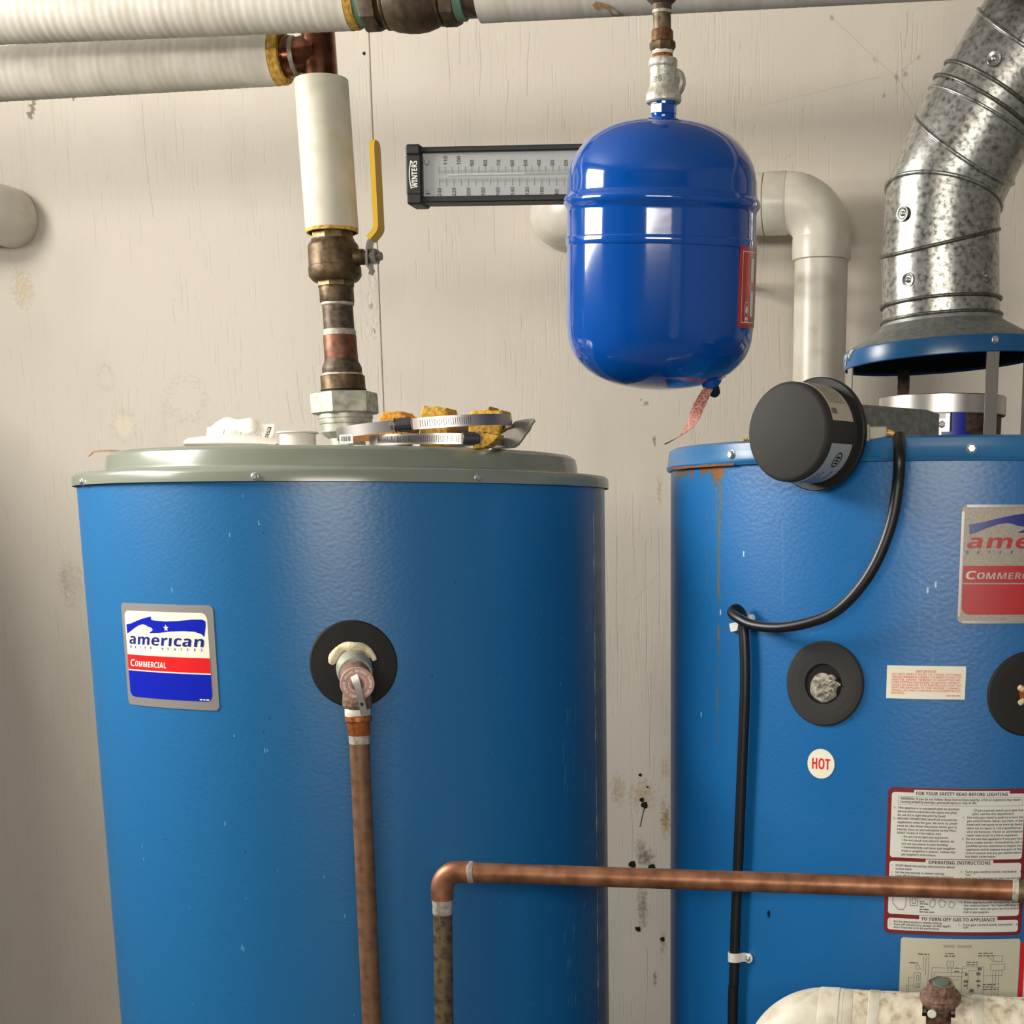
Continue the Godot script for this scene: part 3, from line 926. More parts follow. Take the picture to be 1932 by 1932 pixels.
func build_left_heater() -> void:
	var axis := LEFT_TANK
	var y_skirt := front_height(908, axis, 0.336)
	var y_skirt_top := front_height(881, axis, 0.336)
	var y_tier := y_skirt_top + 0.0004
	var y_top := front_height(838, axis, 0.298)
	var root := thing("water_heater", "large blue storage water heater with a grey stepped lid, left of the other heater", "water heater", axis)
	var im := jacket_image(Color(0.12, 0.41, 0.625), 1)
	var r := RandomNumberGenerator.new()
	r.seed = 5
	for s in [[168, 1005], [487, 983], [490, 988], [324, 1108], [433, 1006], [456, 1784], [459, 1788], [455, 1790], [271, 1620], [268, 1595], [424, 1552], [668, 1914], [612, 1653], [651, 1727], [500, 1412], [504, 1415], [1060, 1202], [1096, 1172], [1058, 1288], [1107, 1185], [441, 1386]]:
		var q := jacket_uv(s[0], s[1], axis, y_skirt, 0.06)
		scratch(im, q, q + Vector2(0, r.randf_range(0, 3)), Color(0.70, 0.78, 0.84), 0.7, 1)
	for k in 46:                                                        # scuffs that run down near the seam
		var q := jacket_uv(r.randf_range(1060, 1122), r.randf_range(1220, 1900), axis, y_skirt, 0.06)
		scratch(im, q, q + Vector2(-1, r.randf_range(3, 16)), Color(0.60, 0.72, 0.82), r.randf_range(0.2, 0.7), 1)
	for k in 260:
		var q := Vector2(r.randf() * 2047, r.randf() * 1023)
		scratch(im, q, q + Vector2(0, 1), Color(0.06, 0.10, 0.15) if k % 3 else Color(0.5, 0.65, 0.75), 0.5, 1)
	var jacket := jacket_material("jacket_blue", im, 0.34)
	var st := mb()
	lathe(st, [Vector2(R_TANK, 0.06), Vector2(R_TANK, y_skirt + 0.004)], 128, Transform3D(Basis(), axis), false, y_skirt, 0.06)
	part("jacket", st, jacket, root)
	st = mb()
	lathe(st, [Vector2(0, 0.0), Vector2(0.30, 0.0), Vector2(0.30, 0.06), Vector2(0, 0.06)], 64, Transform3D(Basis(), axis))
	part("base", st, M.steel_dark, root)
	st = mb()
	lathe(st, [Vector2(0.3385, y_skirt), Vector2(0.3382, y_skirt_top - 0.006), Vector2(0.3370, y_skirt_top - 0.0022), Vector2(0.3345, y_skirt_top - 0.0004), Vector2(0.330, y_skirt_top), Vector2(0.302, y_tier), Vector2(0.2985, y_tier + 0.003),
		Vector2(0.298, y_tier + 0.006), Vector2(0.2975, y_top - 0.014), Vector2(0.2955, y_top - 0.005), Vector2(0.290, y_top - 0.001), Vector2(0.282, y_top), Vector2(0, y_top)], 128, Transform3D(Basis(), axis))
	part("lid", st, M.lid_grey, root)
	for s in [[155, 909], [481, 899], [901, 901]]:
		var q := on_tank(s[0], s[1], axis, 0.3385)
		screw(root, tank_point(axis, 0.3385, q.x, q.y), Vector3(sin(q.x), 0, cos(q.x)), 0.0034, M.zinc)
	# the lapped seam of the jacket, scuffed bright
	st = mb()
	var a := on_tank(1122, 1300, axis, R_TANK)
	var b := on_tank(1135, 1300, axis, R_TANK)
	sheet(st, rect(0, 0.06, (b.x - a.x) * R_TANK, y_skirt - 0.001), on_curve(axis, R_TANK, a.x, 0), 0.0012, 0.0012, 0.01)
	var seam_paint := mottled("scuffed_seam", [[0.3, Color(0.11, 0.33, 0.52)], [0.55, Color(0.18, 0.38, 0.55)], [0.72, Color(0.50, 0.55, 0.58)], [0.85, Color(0.66, 0.68, 0.68)]], 0.35, 0.1, 14.0, 0.04)
	seam_paint.uv1_scale = Vector3(70, 3, 70)
	part("seam_strip", st, seam_paint, root)
	make_badge(root, on_tank(229, 1137, axis, R_TANK), on_tank(415, 1341, axis, R_TANK), axis, false)
	# black cover ring round the valve opening
	var g := on_tank(667, 1253, axis, R_TANK)
	cover_ring(root, axis, g, 82.0, 0.0, "cover_disc", M.rubber_black)

func cover_ring(root: Node3D, axis: Vector3, g: Vector2, half_px: float, hole_px: float, called: String, m: Material) -> void:
	var p := tank_point(axis, R_TANK, g.x, g.y)
	var s := mpp(p)
	var r := half_px * s
	var st := mb()
	var put := on_curve(axis, R_TANK, g.x, g.y)
	var steps := 72
	var r0 := hole_px * s
	var rows := [[r0, 0.0], [r0, 0.0035], [lerpf(r0, r, 0.35), 0.0042], [lerpf(r0, r, 0.7), 0.0042], [r - 0.002, 0.0036], [r - 0.0004, 0.0022], [r, 0.0]]
	if hole_px <= 0.0:
		rows = [[0.0001, 0.0042], [r * 0.35, 0.0042], [r * 0.7, 0.0042], [r - 0.002, 0.0036], [r - 0.0004, 0.0022], [r, 0.0]]
	for i in rows.size() - 1:
		for k in steps:
			var u := Vector2.from_angle(TAU * k / steps)
			var v := Vector2.from_angle(TAU * (k + 1) / steps)
			var a: Vector3 = put.call(u * rows[i][0], rows[i][1])
			var b: Vector3 = put.call(v * rows[i][0], rows[i][1])
			var c: Vector3 = put.call(v * rows[i + 1][0], rows[i + 1][1])
			var d: Vector3 = put.call(u * rows[i + 1][0], rows[i + 1][1])
			var up: Vector3 = (put.call(u * rows[i][0], 0.02) - put.call(u * rows[i][0], 0.0)).normalized()
			var out: Vector3 = (put.call(u * (r + 0.01), 0.0) - put.call(u * r, 0.0)).normalized()
			var slope := Vector2(rows[i + 1][1] - rows[i][1], rows[i][0] - rows[i + 1][0]).normalized()
			var n := (-out * slope.x - up * slope.y).normalized()
			if n.dot(up) < -0.001:
				n = -n
			tri(st, a, b, c, n, n, n)
			tri(st, a, c, d, n, n, n)
	part(called, st, m, root)

func make_badge(root: Node3D, tl: Vector2, br: Vector2, axis: Vector3, old: bool) -> void:
	var w := 0.176 if old else (br.x - tl.x) * R_TANK
	var h := tl.y - br.y
	var up := 0.09 if old else 0.045
	var put := on_curve(axis, R_TANK, tl.x, br.y)
	var st := mb()
	sheet(st, rounded(0, 0, w, h, 0.006), put, 0.0016 if old else 0.0008, 0.0014, 0.008)
	var plate := part("badge", st, M.badge_metal if old else M.label_silver, root)
	plate.set_meta("label", "worn metal brand plate in red, blue and bare metal" if old else "square brand sticker in white, red and blue")
	var lift := 0.0020 if old else 0.0012
	var f := func(x: float, y: float) -> Vector2: return Vector2(x * w, (1.0 - y) * h)
	# proportions read off each badge
	var x0 := 0.022 if old else 0.045
	var x1 := 0.978 if old else 0.945
	var red0 := 0.512 if old else 0.500
	var red1 := 0.655 if old else 0.645
	var blue1 := 0.925 if old else 0.915
	if old:
		st = mb()                                                       # raised rim of the pressed plate
		for s in [[0, 0, w, 0.0028], [0, h - 0.0028, w, h], [0, 0.0028, 0.0028, h - 0.0028], [w - 0.0028, 0.0028, w, h - 0.0028]]:
			sheet(st, rect(s[0] + (0.005 if s[3] - s[1] < 0.01 else 0.0), s[1] + (0.004 if s[3] - s[1] > 0.01 else 0.0), s[2] - (0.005 if s[3] - s[1] < 0.01 else 0.0), s[3] - (0.004 if s[3] - s[1] > 0.01 else 0.0)), put, 0.0026, 0.001, 0.01)
		part("rim", st, M.label_silver, plate)
	else:
		st = mb()
		sheet(st, rounded(x0 * w, (1.0 - blue1) * h, x1 * w, 0.928 * h, 0.008), put, lift - 0.0002, 0.0)
		part("white_field", st, M.label_cream, plate)
	st = mb()
	sheet(st, rect(x0 * w, (1.0 - red1) * h, x1 * w, (1.0 - red0) * h), put, lift, 0.0)
	part("red_band", st, M.print_red_dark if old else M.print_red, plate)
	st = mb()
	var low := [f.call(x0, red1 + 0.012), f.call(x1, red1 + 0.012)]
	var q := rounded(x0 * w, (1.0 - blue1) * h, x1 * w, (1.0 - red1 - 0.012) * h, 0.008)
	var cut := []
	for p in q:
		cut.append(p)
	# square upper corners, round lower ones
	var body := [low[1], low[0]]
	for p in q.slice(12, 24):
		body.append(p)
	sheet(st, body, put, lift, 0.0)
	part("lower_field", st, M.print_red_dark if old else M.print_blue, plate)
	# the waving flag with an eagle's head cut into it, and a star
	st = mb()
	var flag := []
	for p in [[0.075, 0.255], [0.15, 0.238], [0.24, 0.205], [0.32, 0.180], [0.39, 0.165], [0.395, 0.195], [0.44, 0.203], [0.55, 0.205], [0.68, 0.198], [0.80, 0.180], [0.90, 0.178], [0.925, 0.195], [0.925, 0.235], [0.905, 0.345], [0.885, 0.318], [0.82, 0.296], [0.72, 0.292], [0.60, 0.300], [0.47, 0.318], [0.37, 0.325], [0.365, 0.315], [0.395, 0.305], [0.405, 0.292], [0.39, 0.272], [0.345, 0.262], [0.33, 0.250], [0.29, 0.243], [0.24, 0.255], [0.18, 0.285], [0.125, 0.318], [0.08, 0.342]]:
		flag.append(f.call(p[0] - 0.03 if old else p[0] * 1.02 - 0.015, p[1] - up))
	sheet(st, flag, put, lift, 0.0, 0.006)
	part("eagle_flag", st, M.print_navy if old else M.print_blue, plate)
	st = mb()
	var star := []
	for i in 10:
		star.append(f.call(0.545, 0.270 - up) + Vector2.from_angle(PI / 2 + TAU * i / 10) * h * (0.036 if i % 2 == 0 else 0.015))
	sheet(st, star, put, lift + 0.0003, 0.0)
	part("star", st, M.print_silver if old else M.label_cream, plate)
	st = mb()
	letters(st, "amerıcan", f.call(0.085 if not old else 0.035, 0.395 if not old else 0.363), h * (0.100 if not old else 0.114), put, lift + 0.0001, w * 0.81, true, 0.22, 0.0, 1.5)
	part("lettering", st, M.print_red_dark if old else M.print_navy, plate)
	st = mb()
	var spaced := "WATER HEATERS"
	for i in spaced.length():
		letters(st, spaced[i], f.call(lerpf(0.09, 0.87, i / 12.0) if not old else lerpf(0.03, 0.82, i / 12.0), 0.435 if not old else 0.410), h * 0.024, put, lift + 0.0001, 0.0, true, 0.14)
	part("small_lettering", st, M.print_navy, plate)
	st = mb()
	var cx := 0.08 if not old else 0.035
	letters(st, "C", f.call(cx, red1 - 0.030), h * 0.070, put, lift + 0.0002, w * 0.058, true, 0.16)
	letters(st, "OMMERCIAL", f.call(cx + 0.065, red1 - 0.032), h * 0.054, put, lift + 0.0002, w * (0.415 if old else 0.37), true, 0.16)
	part("band_lettering", st, M.print_silver if old else M.label_cream, plate)
	if not old:
		st = mb()
		sheet(st, rect(x0 * w, (1.0 - red1 - 0.012) * h, x1 * w, (1.0 - red1) * h), put, lift, 0.0)
		part("white_line", st, M.label_cream, plate)
		st = mb()
		greek(st, f.call(0.83, 0.905), h * 0.012, w * 0.09, put, lift + 0.0002, 8)
		part("stock_number", st, M.label_cream, plate)

# ---------------------------------------------------------------- right water heater
func build_right_heater() -> void:
	var axis := RIGHT_TANK
	var y_band := front_height(869, axis, 0.337)
	var y_top := front_height(819, axis, 0.337)
	var root := thing("water_heater", "blue gas water heater with a rusty rim, paper warning labels and a flue on top", "water heater", axis)
	var im := jacket_image(Color(0.075, 0.395, 0.64), 2)
	var r := RandomNumberGenerator.new()
	r.seed = 6
	var top := y_band
	var rust := Color(0.50, 0.30, 0.12)
	for k in 26:
		var x := r.randf_range(1268, 1362)
		var q := jacket_uv(x, 890, axis, top, 0.06)
		soft_blob(im, Vector2(q.x, 1), r.randf_range(3, 9), r.randf_range(3, 9), rust, 0.8, 0.8)
	for s in [[1357, 883, 1352, 1400, 4, 0.75], [1350, 883, 1353, 1120, 3, 0.5], [1362, 890, 1356, 1010, 4, 0.4], [1272, 895, 1271, 1000, 3, 0.6], [1269, 893, 1268, 960, 4, 0.6], [1353, 1400, 1352, 1800, 2, 0.3], [1334, 900, 1331, 1500, 1, 0.4]]:
		var a := jacket_uv(s[0], s[1], axis, top, 0.06)
		var b := jacket_uv(s[2], s[3], axis, top, 0.06)
		for k in 40:
			var t0 := r.randf()
			var t1 := minf(1.0, t0 + r.randf_range(0.02, 0.12))
			scratch(im, a.lerp(b, t0) + Vector2(r.randf_range(-1, 1), 0), a.lerp(b, t1) + Vector2(r.randf_range(-1, 1), 0), Color(0.52, 0.38, 0.22), s[5] * r.randf_range(0.1, 0.6) * (1.0 - 0.5 * t0), s[4])
	soft_blob(im, jacket_uv(1350, 890, axis, top, 0.06), 7, 12, rust, 0.9, 0.6)
	for s in [[1403, 1040, 1], [1359, 1152, 1], [1322, 1344, 1], [1750, 1110, 0], [1765, 1100, 0]]:
		var q := jacket_uv(s[0], s[1], axis, top, 0.06)
		scratch(im, q, q + Vector2(0, 3), Color(0.75, 0.82, 0.86), 0.9, 2)
	for s in [[1735, 1080, 1733, 1200], [1768, 1120, 1762, 1200], [1762, 1200, 1758, 1250], [1475, 985, 1476, 1140]]:
		scratch(im, jacket_uv(s[0], s[1], axis, top, 0.06), jacket_uv(s[2], s[3], axis, top, 0.06), Color(0.36, 0.55, 0.70), 0.25, 2)
	soft_blob(im, jacket_uv(1450, 1723, axis, top, 0.06), 2.4, 3.2, Color(0.03, 0.05, 0.08), 1.0, 0.5, 2.0)
	var st := mb()
	lathe(st, [Vector2(R_TANK, 0.06), Vector2(R_TANK, y_band + 0.004)], 128, Transform3D(Basis(), axis), false, y_band, 0.06)
	part("jacket", st, jacket_material("jacket_blue_old", im, 0.36), root)
	st = mb()
	lathe(st, [Vector2(0, 0.0), Vector2(0.30, 0.0), Vector2(0.30, 0.06), Vector2(0, 0.06)], 64, Transform3D(Basis(), axis))
	part("base", st, M.steel_dark, root)
	st = mb()
	lathe(st, [Vector2(0.3345, y_band), Vector2(0.3375, y_band + 0.0004), Vector2(0.3385, y_band + 0.004), Vector2(0.3368, y_band + 0.007), Vector2(0.336, y_top - 0.010), Vector2(0.335, y_top - 0.003), Vector2(0.331, y_top - 0.0005), Vector2(0.325, y_top), Vector2(0, y_top)], 128, Transform3D(Basis(), axis))
	part("lid", st, M.lid_blue, root)
	st = mb()                                                            # rust that has crept along the foot of the lid
	var t0 := on_tank(1269, 887, axis, 0.3388)
	var t1 := on_tank(1385, 878, axis, 0.3388)
	var run := []
	var back := []
	for i in 25:
		var u := float(i) / 24
		run.append(Vector2(lerpf(0.0, (t1.x - t0.x) * 0.3388, u), -0.0012))
		back.append(Vector2(lerpf(0.0, (t1.x - t0.x) * 0.3388, u), 0.0008 + r.randf() * 0.002 * (1.0 - u * 0.6)))
	back.reverse()
	sheet(st, run + back, on_curve(axis, 0.3388, t0.x, y_band + 0.001), 0.0003, 0.0)
	part("rust_line", st, mottled("rust", [[0.3, Color(0.36, 0.20, 0.10)], [0.7, Color(0.60, 0.38, 0.18)]], 0.9, 0.0, 40.0, 0.04, 3.0), root)
	for s in [[1381, 858], [1833, 846]]:
		var q := on_tank(s[0], s[1], axis, 0.3362)
		screw(root, tank_point(axis, 0.3362, q.x, q.y), Vector3(sin(q.x), 0, cos(q.x)), 0.0042, M.zinc)
	# cover rings: the near one is open and shows the glass wool behind, the far one holds a capped port
	var g := on_tank(1555, 1290, axis, R_TANK)
	cover_ring(root, axis, g, 80.0, 38.0, "cover_ring", M.rubber_grey)
	st = mb()
	var p := tank_point(axis, R_TANK - 0.001, g.x, g.y)
	var s0 := mpp(p)
	var xf := frame_of(Vector3(sin(g.x), 0, cos(g.x)), p)
	lathe(st, [Vector2(39.5 * s0, 0.0022), Vector2(20 * s0, 0.0026), Vector2(0, 0.0028)], 40, xf)  # flat black disc stands in for the shade inside the opening
	part("cavity_shade_disc", st, M.hole_black, root)
	st = mb()
	var low := p - Vector3(0, 7.0 * s0, 0)
	for q in [[0, 0, 27, 0.0044], [-10, 6, 17, 0.0052], [11, 4, 17, 0.0050], [2, -12, 17, 0.0050], [-14, -8, 12, 0.0042], [15, -9, 12, 0.0040]]:
		var b0: Vector3 = low + Vector3(cos(g.x), 0, -sin(g.x)) * q[0] * s0 + Vector3(0, q[1] * s0, 0)
		lathe(st, [Vector2(q[2] * s0, 0.0024), Vector2(q[2] * 0.92 * s0, q[3] * 0.75), Vector2(q[2] * 0.6 * s0, q[3] * 0.95), Vector2(0, q[3])], 28, frame_of(xf.basis.y, b0), false, 0, 1, 0.05)
	part("glass_wool_plug", st, M.glass_wool, root)
	st = mb()
	for k in 9:
		var a := Vector2(r.randf_range(-24, 18), r.randf_range(-26, 20)) * s0
		var b := a + Vector2(r.randf_range(10, 24), r.randf_range(-8, 8)) * s0
		var mid := (a + b) / 2 + Vector2(0, r.randf_range(2, 8)) * s0
		tube(st, smooth_path([xf * Vector3(a.y, 0.0050, a.x), xf * Vector3(mid.y, 0.0066, mid.x), xf * Vector3(b.y, 0.0046, b.x)], 5), r.randf_range(0.0008, 0.0022), 7)
	part("glass_wool_strands", st, M.glass_wool, root).set_meta("kind", "stuff")
	var g2 := on_tank(1941, 1309, axis, R_TANK)
	cover_ring(root, axis, g2, 80.0, 22.0, "cover_ring", M.rubber_black)
	st = mb()
	p = tank_point(axis, R_TANK - 0.001, g2.x, g2.y)
	xf = frame_of(Vector3(sin(g2.x), 0, cos(g2.x)), p)
	across(st, p, p + xf.basis.y, [[0.0, 21.5 * s0], [0.006, 21 * s0], [0.006, 16 * s0], [0.030, 16 * s0], [0.031, 14 * s0]], 30, false, 0.03)
	part("port_stub", st, M.copper_fitting, root)
	st = mb()
	for k in 5:
		var th := TAU * k / 5 + 0.4
		st = mb()
		box(st, Vector3(0.012, 0.004, 0.006), xf * Transform3D(Basis(Vector3.UP, th), Vector3(cos(th), 0, -sin(th)) * 17 * s0 + Vector3(0, 0.005, 0)), 0.0015)
		part("foam_bead", st, M.foam_cream, root)
	make_badge(root, on_tank(1815, 952, axis, R_TANK), Vector2(0, on_tank(1810, 1176, axis, R_TANK).y), axis, true)
	important_sticker(root)
	hot_sticker(root)
	lighting_label(root)
	diagram_label(root)

func important_sticker(root: Node3D) -> void:
	var tl := on_tank(1674, 1255, RIGHT_TANK, R_TANK)
	var br := on_tank(1820, 1320, RIGHT_TANK, R_TANK)
	var w := (br.x - tl.x) * R_TANK
	var h := tl.y - br.y
	var put := on_curve(RIGHT_TANK, R_TANK, tl.x, br.y)
	var st := mb()
	sheet(st, rect(0, 0, w, h), put, 0.0006, 0.0006)
	var s := part("important_sticker", st, M.label_cream, root)
	s.set_meta("label", "small cream sticker with red small print")
	st = mb()
	letters(st, "IMPORTANT", Vector2(0.37 * w, 0.80 * h), h * 0.075, put, 0.0009, w * 0.26, true)
	var lines := ["DO NOT APPLY HEAT TO THESE FITTINGS", "WHEN MAKING SWEAT CONNECTIONS TO", "HEATER. SWEAT TUBING TO ADAPTERS BE-", "FORE FITTING ADAPTERS TO WATER CONNEC-", "TIONS OF HEATER. IT IS IMPERATIVE THAT NO", "HEAT BE APPLIED TO THE WATER CONNEC-", "TIONS, AS THEY CONTAIN A NONMETALLIC", "MATERIAL."]
	for i in lines.size():
		letters(st, lines[i], Vector2(0.065 * w, (0.715 - i * 0.0815) * h), h * 0.060, put, 0.0009, w * (0.88 if i < 7 else 0.18), true)
	greek(st, Vector2(0.76 * w, 0.10 * h), h * 0.03, w * 0.18, put, 0.0009, 4)
	part("lettering", st, M.print_pink, s)

func hot_sticker(root: Node3D) -> void:
	var c := on_tank(1549, 1441, RIGHT_TANK, R_TANK)
	var p := tank_point(RIGHT_TANK, R_TANK, c.x, c.y)
	var r := 28.0 * mpp(p)
	var put := on_curve(RIGHT_TANK, R_TANK, c.x, c.y)
	var st := mb()
	sheet(st, ellipse(Vector2.ZERO, r, r), put, 0.0006, 0.0006, 0.01)
	var s := part("hot_sticker", st, M.label_cream, root)
	s.set_meta("label", "round white sticker that reads HOT in red")
	st = mb()
	letters(st, "HOT", Vector2(-0.64 * r, -0.36 * r), 0.72 * r, put, 0.0009, 1.32 * r, true, 0.0, 0.0, 1.0)
	part("lettering", st, M.print_red, s)

func lighting_label(root: Node3D) -> void:
	var tl := on_tank(1675, 1484, RIGHT_TANK, R_TANK)
	var bl := on_tank(1668, 1759, RIGHT_TANK, R_TANK)
	var w := (on_tank(1933, 1640, RIGHT_TANK, R_TANK).x - on_tank(1671, 1640, RIGHT_TANK, R_TANK).x) * R_TANK
	var h := tl.y - bl.y
	var th := (tl.x + bl.x) / 2
	var put := on_curve(RIGHT_TANK, R_TANK, th, bl.y)
	var f := func(x: float, y: float) -> Vector2: return Vector2(x * w, (1.0 - y) * h)
	var st := mb()
	sheet(st, rounded(0, 0, w, h, 0.006), put, 0.0006, 0.0006)
	var s := part("safety_label", st, M.print_maroon, root)
	s.set_meta("label", "large white instruction label with a dark red border")
	st = mb()
	for b in [[0.028, 0.033, 0.972, 0.475], [0.028, 0.500, 0.972, 0.865], [0.028, 0.893, 0.972, 0.975]]:
		sheet(st, rounded(b[0] * w, (1.0 - b[3]) * h, b[2] * w, (1.0 - b[1]) * h, 0.003), put, 0.0009, 0.0)
	for b in [[0.185, 0.014, 0.86, 0.05], [0.285, 0.480, 0.765, 0.515], [0.255, 0.868, 0.815, 0.905]]:
		sheet(st, rect(b[0] * w, (1.0 - b[3]) * h, b[2] * w, (1.0 - b[1]) * h), put, 0.0010, 0.0)
	part("paper_field", st, M.label_white, s)
	st = mb()
	letters(st, "FOR YOUR SAFETY READ BEFORE LIGHTING", f.call(0.20, 0.047), h * 0.022, put, 0.0013, w * 0.645, true)
	letters(st, "OPERATING INSTRUCTIONS", f.call(0.305, 0.510), h * 0.023, put, 0.0013, w * 0.44, true)
	letters(st, "TO TURN OFF GAS TO APPLIANCE", f.call(0.27, 0.900), h * 0.023, put, 0.0013, w * 0.53, true)
	for b in [[0.075, 0.058, 0.955, 0.0595], [0.075, 0.114, 0.955, 0.1155], [0.075, 0.058, 0.0765, 0.115], [0.9535, 0.058, 0.955, 0.115]]:
		sheet(st, rect(b[0] * w, (1.0 - b[3]) * h, b[2] * w, (1.0 - b[1]) * h), put, 0.0013, 0.0)
	part("heading_lettering", st, M.print_black, s)
	st = mb()
	var c := h * 0.0135
	letters(st, "WARNING: If you do not follow these instructions exactly, a fire or explosion may result", f.call(0.09, 0.081), c * 1.1, put, 0.0013, w * 0.85, true)
	letters(st, "causing property damage, personal injury or loss of life.", f.call(0.09, 0.102), c * 1.1, put, 0.0013, w * 0.54, true)
	var left := ["A.|This appliance is equipped with an ignition", "|device which automatically lights the pilot.", "|Do not try to light the pilot by hand.", "B.|BEFORE OPERATING smell all around the", "|appliance area for gas. Be sure to smell", "|next to the floor because some gas is", "|heavier than air and will settle on the floor.", "|WHAT TO DO IF YOU SMELL GAS", "|  • Do not try to light any appliance.", "|  • Do not touch any electric switch; do", "|  not use any phone in your building.", "|  • Immediately call your gas supplier", "|  from a neighbor's phone. Follow the", "|  gas supplier's instructions."]
	var lw := [0.43, 0.42, 0.34, 0.42, 0.42, 0.42, 0.42, 0.31, 0.33, 0.37, 0.33, 0.38, 0.38, 0.25]
	for i in left.size():
		var q: PackedStringArray = left[i].split("|")
		var y := 0.143 + i * 0.0242
		var inset := 0.035 if q[1].begins_with(" ") else 0.0
		letters(st, q[0], f.call(0.045, y), c, put, 0.0013)
		letters(st, q[1].strip_edges(), f.call(0.075 + inset, y), c, put, 0.0013, w * lw[i], true)
	var right := ["|  • If you cannot reach your gas sup-", "|  plier, call the fire department.", "C.|Use only your hand to push in or turn the", "|gas control knob. Never use tools. If the", "|knob will not push in or turn by hand,", "|don't try to repair it, call a qualified ser-", "|vice technician. Force or attempted", "|repair may result in a fire or explosion.", "D.|Do not use this appliance if any part has", "|been under water. Immediately call a", "|qualified service technician to inspect the", "|appliance and to replace any part of the", "|control system and any gas control which", "|has been under water."]
	var rw := [0.37, 0.30, 0.40, 0.40, 0.40, 0.40, 0.40, 0.37, 0.40, 0.40, 0.40, 0.40, 0.40, 0.22]
	for i in right.size():
		var q: PackedStringArray = right[i].split("|")
		var y := 0.150 + i * 0.0240
		var inset := 0.035 if q[1].begins_with(" ") else 0.0
		letters(st, q[0], f.call(0.535, y), c, put, 0.0013)
		letters(st, q[1].strip_edges(), f.call(0.565 + inset, y), c, put, 0.0013, w * rw[i], true)
	var ops := [[0.04, 0.535, "1.", "STOP! Read the safety information above", 0.42], [0.04, 0.558, "", "on this label.", 0.12], [0.04, 0.582, "2.", "Set the thermostat to lowest setting.", 0.35], [0.04, 0.605, "3.", "Turn off all electric power to the appliance.", 0.42], [0.04, 0.629, "4.", "This appliance is equipped with an ignition", 0.42], [0.04, 0.652, "", "device which automatically lights the pilot.", 0.42],
		[0.535, 0.566, "8.", "Turn gas control knob clockwise    to", 0.42], [0.535, 0.588, "", "\"OFF\".", 0.05], [0.535, 0.610, "9.", "Wait five (5) minutes to clear out any gas.", 0.41], [0.535, 0.632, "", "If you then smell gas, STOP! Follow \"B\"", 0.41], [0.535, 0.655, "", "in the safety information above.", 0.35],
		[0.535, 0.775, "10.", "If the appliance will not operate, follow", 0.41], [0.535, 0.797, "", "the instructions \"To Turn Off Gas To", 0.41], [0.535, 0.819, "", "Appliance\" and call your service techni-", 0.41], [0.535, 0.841, "", "cian or gas supplier.", 0.19],
		[0.04, 0.922, "1.", "Set the thermostat to lowest setting.", 0.35], [0.04, 0.942, "2.", "Turn off all electric power to the appli-", 0.41], [0.04, 0.962, "", "ance if service is to be performed.", 0.33], [0.535, 0.930, "3.", "Turn gas control knob clockwise    to", 0.41], [0.535, 0.950, "", "\"OFF\".", 0.05]]
	for o in ops:
		letters(st, o[2], f.call(o[0], o[1]), c, put, 0.0013)
		letters(st, o[3], f.call(o[0] + 0.032, o[1]), c, put, 0.0013, w * o[4], true)
	part("lettering", st, M.print_black, s)
	st = mb()                                                            # the small pictures of the gas control
	for b in [[[0.06, 0.71], [0.06, 0.79], [0.085, 0.815], [0.10, 0.83], [0.14, 0.83], [0.155, 0.80], [0.155, 0.72]], [[0.185, 0.735], [0.185, 0.80], [0.24, 0.80], [0.24, 0.735]], [[0.20, 0.75], [0.20, 0.785], [0.225, 0.785], [0.225, 0.75]], [[0.33, 0.76], [0.325, 0.80], [0.345, 0.81], [0.365, 0.79], [0.36, 0.75]], [[0.40, 0.75], [0.39, 0.78], [0.405, 0.805], [0.43, 0.80], [0.44, 0.77]], [[0.47, 0.76], [0.46, 0.80], [0.49, 0.81], [0.505, 0.78]]]:
		for i in b.size():
			sheet(st, stroke(f.call(b[i][0], b[i][1]), f.call(b[(i + 1) % b.size()][0], b[(i + 1) % b.size()][1]), 0.0006), put, 0.0013, 0.0, 0.05)
	for b in [[0.255, 0.775, 0.03], [0.255, 0.79, 0.06], [0.255, 0.81, 0.04], [0.255, 0.828, 0.07], [0.255, 0.845, 0.11]]:
		greek(st, f.call(b[0], b[1]), c * 0.6, b[2] * w, put, 0.0013, int(b[1] * 1000))
	part("control_picture", st, M.print_grey, s)

